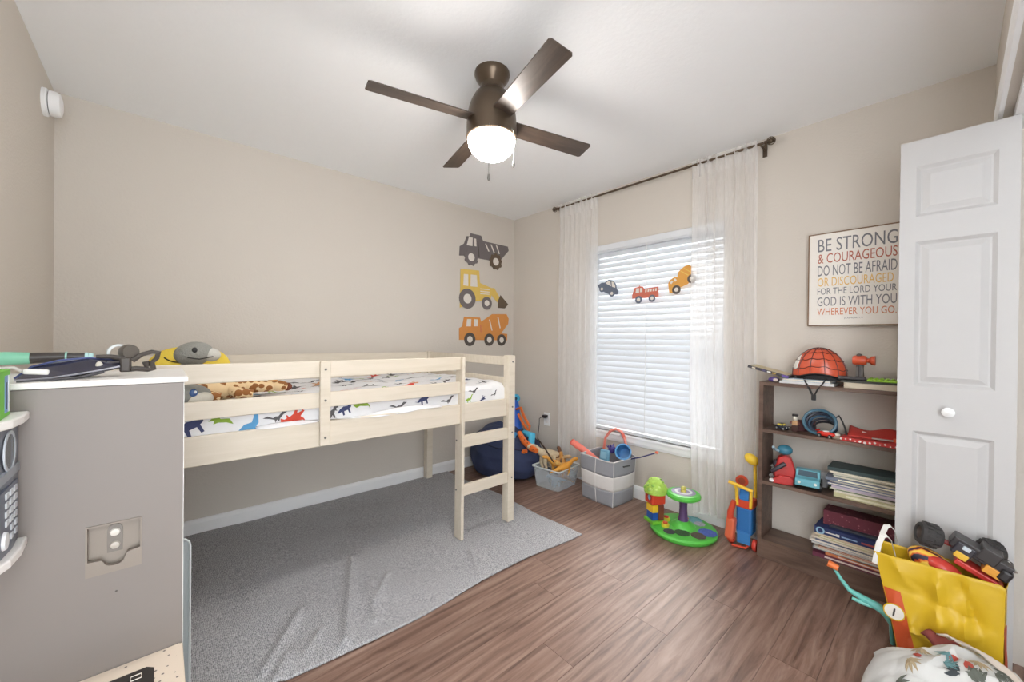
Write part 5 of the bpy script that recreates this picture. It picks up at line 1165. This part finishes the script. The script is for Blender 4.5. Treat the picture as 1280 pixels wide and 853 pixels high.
# ================================================================== yellow shopping bag, monster truck, clothes
YB_ = mat('yellow_paper', (206, 170, 34), 0.45, var=0.08, scale=7, bump=0.9, bscale=11); RB_ = mat('red_print', (200, 84, 44), 0.5, var=0.05); 
sbag = thing('shopping_bag', 'crumpled yellow shopping bag with red side print and handles', 'shopping bag', (2.13, 0.03, 0), world=True)
bag_cr = ridges(5, 22, 0, 1, 0, 1, 0.030, 0.06)
def bagp(u, v):      # u around 0..1 (front, right side, back, left side), v height
    hgt = 0.40
    fx = 2.085-0.005*v; bx = 2.205+0.0*v
    yl_ = 0.125+0.075*v**1.2; yr_ = -0.118-0.004*v
    pts = [(fx,yl_),(fx,yr_),(bx,yr_-0.012),(bx,yl_-0.005)]
    k = (u*4) % 4; segs = [0.42,0.5,0.92,1.0]; 
    if u < 0.36: i, f = 0, u/0.36
    elif u < 0.5: i, f = 1, (u-0.36)/0.14
    elif u < 0.86: i, f = 2, (u-0.5)/0.36
    else: i, f = 3, (u-0.86)/0.14
    a, b = pts[i], pts[(i+1)%4]; x = a[0]*(1-f)+b[0]*f; y = a[1]*(1-f)+b[1]*f
    cr = math.sin(PI*f)
    cre = 0.0
    if i == 0: cre = 0.010*math.sin(9*f+7*v)*cr + 0.008*abs(math.sin(6*v-4*f+1))*cr - 0.012*math.exp(-((f-0.55-0.25*v)/0.12)**2)*cr
    if i == 2: cre = 0.008*math.sin(8*f+5*v)*cr
    if i == 0: x -= 0.5*cre-0.002+bag_cr(f, v)*min(1, 4*f, 4*(1-f))*min(1, 5*(1-v)+0.3)
    elif i == 2: x += cre*0.6
    else: y += (0.006*math.sin(7*v))*cr*(1 if i == 3 else -1)
    z = hgt*v
    if v > 0.9:
        if i == 0: z += (v-0.9)*10*(0.012*(f)-0.004)
    return (x, y, z+0.002)
MB().grid(bagp, 100, 36, wrap=True).build('bag_body', YB_, sbag, smooth=True, solid=0.0015)
MB().add([bagp(i/60, 0) for i in range(60)], [tuple(range(60))]).build('bag_base', YB_, sbag)
def strip(u0, u1, v0, v1, off, n=10, m_=16):
    def fn(a, b):
        x, y, z = bagp((u0+(u1-u0)*a) % 1, v0+(v1-v0)*b); return (x-off if 0 <= (u0+u1)/2 < 0.36 else x, y+(off if (u0+u1)/2 > 0.86 else -off if 0.36 <= (u0+u1)/2 < 0.5 else 0), z)
    return MB().grid(fn, n, m_)
def wedge(a, b):
    v = 0.02+0.66*b; u1 = 0.080-0.02*b
    x, y, z = bagp(0.004+(u1-0.004)*a, v); return (x-0.0022, y+0.0006, z)
MB().grid(wedge, 10, 20).build('red_panel', RB_, sbag, smooth=True)
def wedge2(a, b):
    x, y, z = bagp(0.375+0.12*a, 0.02+0.56*b); return (x, y-0.0022, z)
MB().grid(wedge2, 8, 16).build('red_panel', RB_, sbag, smooth=True)
def wl_(a, b):
    x, y, z = bagp(0.87+0.13*a*0.98, 0.02+0.66*b); return (x, y+0.0022, z)
MB().grid(wl_, 8, 16).build('red_panel', RB_, sbag, smooth=True)
c_ = Vector(bagp(0.022, 0.48)); fm = (c_+Vector((-0.005,0.0,0)), Vector((0,-1,0)), Vector((0,0,1)), Vector((-1,0,0)))
MB().ring((0,0), 0.0005, 0.027, 0.001, fm, 28).build('white_disc', paper((226,222,214)), sbag); MB().ring((0,0), 0.027, 0.031, 0.0012, fm, 28).build('disc_outline', YB_, sbag)
MB().prism([(-0.005,-0.015),(0.0,-0.018),(0.004,0.012),(-0.001,0.016)], 0.0016, fm).build('disc_mark', plastic((70,66,64)), sbag)
hw = paper((228,226,222))
for x, i in ((2.083,0),(2.207,1)):
    zt = 0.40
    ya, yb = (0.186, 0.150) if i == 0 else (0.17, 0.08)
    MB().tube([(x,0.196,zt-0.05),(x,0.186,zt+0.03),(x+0.004,0.176,zt+0.062),(x+0.010,0.164,zt+0.066),(x+0.016,0.152,zt+0.05),(x+0.022,0.135,zt-0.03)], 0.0085, 6, flat=0.18).build('handle', hw, sbag, smooth=True)
MB().tube([(2.19,-0.085,0.35),(2.185,-0.110,0.43),(2.18,-0.135,0.455),(2.175,-0.150,0.43)], 0.012, 6, flat=0.18).build('handle', hw, sbag, smooth=True)
mt = thing('monster_truck', 'black and red toy monster truck tilted in the yellow bag', 'toy truck', (2.16,0.0,0.42), world=True)
TX = 2.165
def tq(px, py, d=0.0): return on_x(px, py, TX+d)
TIRE = mat('truck_tire', (58,56,56), 0.75, var=0.15, scale=40); 
def bigwheel(c, ax, r, w_):
    rot = Vector(ax).normalized().to_track_quat('Z','Y').to_euler()
    o = MB().lathe([(r*0.55,w_*0.42),(r*0.62,w_*0.5),(r*0.88,w_*0.46),(r,w_*0.30),(r,-w_*0.30),(r*0.88,-w_*0.46),(r*0.5,-w_*0.5)], c, 28, rot, caps=False).build('wheel', TIRE, mt, smooth=True)
    MB().lathe([(0,w_*0.18),(r*0.5,w_*0.22),(r*0.58,w_*0.40),(r*0.58,-w_*0.4),(0,-w_*0.4)], c, 20, rot).build('rim', plastic((92,80,72)), o, smooth=True)
    tr_ = MB(); Rm = Euler(rot).to_matrix()
    for k in range(16):
        a = 2*PI*k/16
        for s in (-1,1):
            p = Vector(c)+Rm @ Vector((r*1.0*math.cos(a+0.1*s), r*1.0*math.sin(a+0.1*s), s*w_*0.17)); e = (Rm @ Euler((0,0,a)).to_matrix()).to_euler()
            tr_.obox(p, (r*0.14,r*0.17,w_*0.26), e)
    q = tr_.build('tread', TIRE, o); q['kind'] = 'stuff'
bigwheel(tq(1161,669), (-0.35,0.9,0.20), 0.042, 0.062)
axl = MB().tube([tq(1172,672), tq(1186,680), tq(1200,684)], [0.008,0.009,0.012], 8).build('axle', plastic((150,50,44)), mt, smooth=True)
d1, d2 = tq(1190,676), tq(1268,718); ax1 = (d2-d1)
def tbox(px, py, size, rx, c, name, d=0.0, bev=0.004): return MB().obox(tq(px,py,d), size, (rx,0,0)).build(name, plastic(c), mt, bevel=bev)
RX = R_(26)
tbox(1225,692,(0.07,0.150,0.040),RX,(44,40,42),'chassis')
tbox(1204,685,(0.078,0.050,0.046),RX,(50,48,56),'cab')
tbox(1201,691,(0.080,0.034,0.022),RX,(226,180,60),'flame_panel',-0.002,0.002)
tbox(1208,683,(0.081,0.020,0.014),RX,(196,206,214),'badge',-0.004,0.002)
tbox(1240,711,(0.082,0.044,0.028),RX,(222,156,58),'rear_flame_panel',-0.002,0.002)
tbox(1236,693,(0.074,0.050,0.050),RX,(52,48,48),'engine_block')
tbox(1255,716,(0.086,0.030,0.040),RX,(38,36,38),'rear_bumper',-0.004,0.008)
tbox(1222,714,(0.07,0.12,0.020),RX,(188,52,46),'frame_rail',-0.008)
hd_ = MB(); hd_.ell(tq(1166,706,-0.01), (0.050,0.075,0.045), (0.55,0,0), n=20, m=12).build('hood', flame_mat('flame_print', [(40,40,58),(206,84,40),(228,150,50),(236,196,80)], 16), mt, smooth=True)
MB().ell(tq(1180,712,-0.035), (0.035,0.055,0.030), (0.5,0,0), n=16, m=10).build('fender', plastic((196,64,54), 0.25), mt, smooth=True)
bigwheel(tq(1238,690,0.05), (-0.5,0.8,0.2), 0.040, 0.05)
# teal toy arm sticking out beside the bag
ta = thing('toy_grabber', 'teal toy grabber stick with orange tip beside yellow bag', 'toy', (2.20,0.17,0.0), world=True)
GX = 2.15
MB().tube([on_x(1043,711,GX), on_x(1051,724,GX), on_x(1062,738,GX), on_x(1080,749,GX), on_x(1096,758,GX), on_x(1108,768,GX), on_x(1116,780,GX+0.01)], [0.006,0.007,0.009,0.013,0.016,0.015,0.014], 10).build('arm', plastic((106,190,182)), ta, smooth=True)
MB().tube([on_x(1065,748,GX-0.01), on_x(1078,754,GX-0.01), on_x(1095,760,GX)], [0.006,0.008,0.008], 8).build('finger', plastic((120,200,190)), ta, smooth=True)
MB().tube([on_x(1035,704,GX), on_x(1048,711,GX)], [0.014,0.012], 10).build('tip', plastic((226,122,62)), ta, smooth=True)
MB().tube([on_x(1116,780,GX+0.01), Vector((2.19,0.15,0.006))], [0.012,0.008], 8).build('grip', plastic((90,170,164)), ta, smooth=True)
# clothes pile
CLO = mat('printed_cotton', (204,204,202), 0.9, var=0.05, scale=9, bump=0.3, bscale=12)
cp = thing('printed_shirt', 'crumpled white shirt with tropical palm print on the floor', 'shirt', (1.85,0.03,0), world=True)
sh_cr = ridges(8, 26, 1.65, 2.1, -0.3, 0.22, 0.030, 0.020)
def cz(x, y):
    dx, dy = (x-1.90)/0.25, (y+0.05)/0.265
    r2 = dx*dx+dy*dy; h = 0.17*max(0, 1-r2)**0.6+sh_cr(x, y)*max(0, 1-r2)**0.4
    return 0.004+h*(1+0.10*math.sin(14*x+9*y)+0.09*math.sin(23*y-11*x)+0.06*abs(math.sin(31*x+17*y))-0.05)+0.004*math.sin(30*x+20*y)*(1 if r2 < 1 else 0)
def cfn(u, v):
    a = 2*PI*u; rr = v; w_ = 1+0.10*math.sin(3*a+0.6)+0.05*math.sin(7*a)
    x = 1.90+0.25*rr*w_*math.cos(a); y = -0.05+0.265*rr*w_*math.sin(a)
    x = min(x, 2.075); 
    return (x, y, max(0.003, cz(x, y)))
cloth = MB().grid(cfn, 140, 60, wrap=True).build('cloth', CLO, cp, smooth=True, solid=0.003)
PC = [mat('print_leaf_%d' % i, c, 0.9, var=0.15) for i, c in enumerate([(70,100,96),(92,96,88),(96,136,140),(168,150,120),(172,72,60),(60,66,70)])]
rp_ = random.Random(11)
def printed(poly, m_, ox, oy, sc, ang, name):
    ca, sa = math.cos(ang)*sc, math.sin(ang)*sc; vs = []
    for a, b in poly:
        x, y = ox+a*ca-b*sa, oy+a*sa+b*ca; vs.append((x, y, max(0.004, cz(x, y))+0.003))
    k = len(vs); cx_ = sum(p[0] for p in vs)/k; cy_ = sum(p[1] for p in vs)/k
    vs.append((cx_, cy_, max(0.004, cz(cx_, cy_))+0.0032))
    MB().add(vs, [(i, (i+1)%k, k) for i in range(k)]).build(name, m_, cloth)
leaf = [(0,-.5),(.10,-.2),(.10,.15),(0,.5),(-.10,.15),(-.10,-.2)]
for i in range(34):
    ox, oy = 1.90+rp_.uniform(-.19,.14), -0.04+rp_.uniform(-.20,.19)
    base_a = rp_.uniform(0, 6.28)
    for k in range(5):
        a = base_a+(k-2)*0.45; printed(leaf, PC[i % 4 if i % 7 else 5], ox+0.016*math.cos(a+PI/2), oy+0.016*math.sin(a+PI/2), 0.038, a, 'palm_print')
    if i % 5 == 0: printed([(math.cos(q)*.5, math.sin(q)*.4) for q in [2*PI*j/8 for j in range(8)]], PC[4], ox+0.03, oy-0.02, 0.028, 0, 'flower_print')
c2 = thing('maroon_garment', 'maroon cloth bundle lying against the yellow bag', 'clothing', (2.03,0.02,0.10), world=True)
def gm_(u, v):
    x = 2.045+0.035*math.cos(2*PI*u)*math.sin(PI*v); y = 0.04-0.10*(v-0.3)*1.0; z = 0.165+0.025*math.sin(2*PI*u)*math.sin(PI*v)+0.01*math.sin(9*v)
    return (x, y, z)
MB().grid(gm_, 20, 16, wrap=True).build('bundle', mat('maroon_cloth', (134,66,62), 0.9, var=0.1, bump=0.3, bscale=30), c2, smooth=True)
MB().ell((2.035,-0.045,0.160), (0.03,0.03,0.02), n=12, m=8).build('printed_patch', mat('grey_print_cloth', (170,166,160), 0.9, var=0.3, scale=60), c2, smooth=True)
c3 = thing('beige_garment', 'beige fabric strip draped over the printed shirt', 'clothing', (1.98,-0.1,0.12), world=True)
def bfn(u, v):
    x = 2.02-0.16*u*0.5-0.04*v; y = 0.0-0.20*u; z = max(0.004, cz(min(x,2.05), y))+0.008+0.006*math.sin(12*u+4*v)
    return (x+0.02*v, y+0.03*v, z+0.012)
MB().grid(bfn, 24, 8).build('strip', mat('beige_cloth', (196,184,172), 0.9, var=0.06, bump=0.2), c3, smooth=True, solid=0.004)
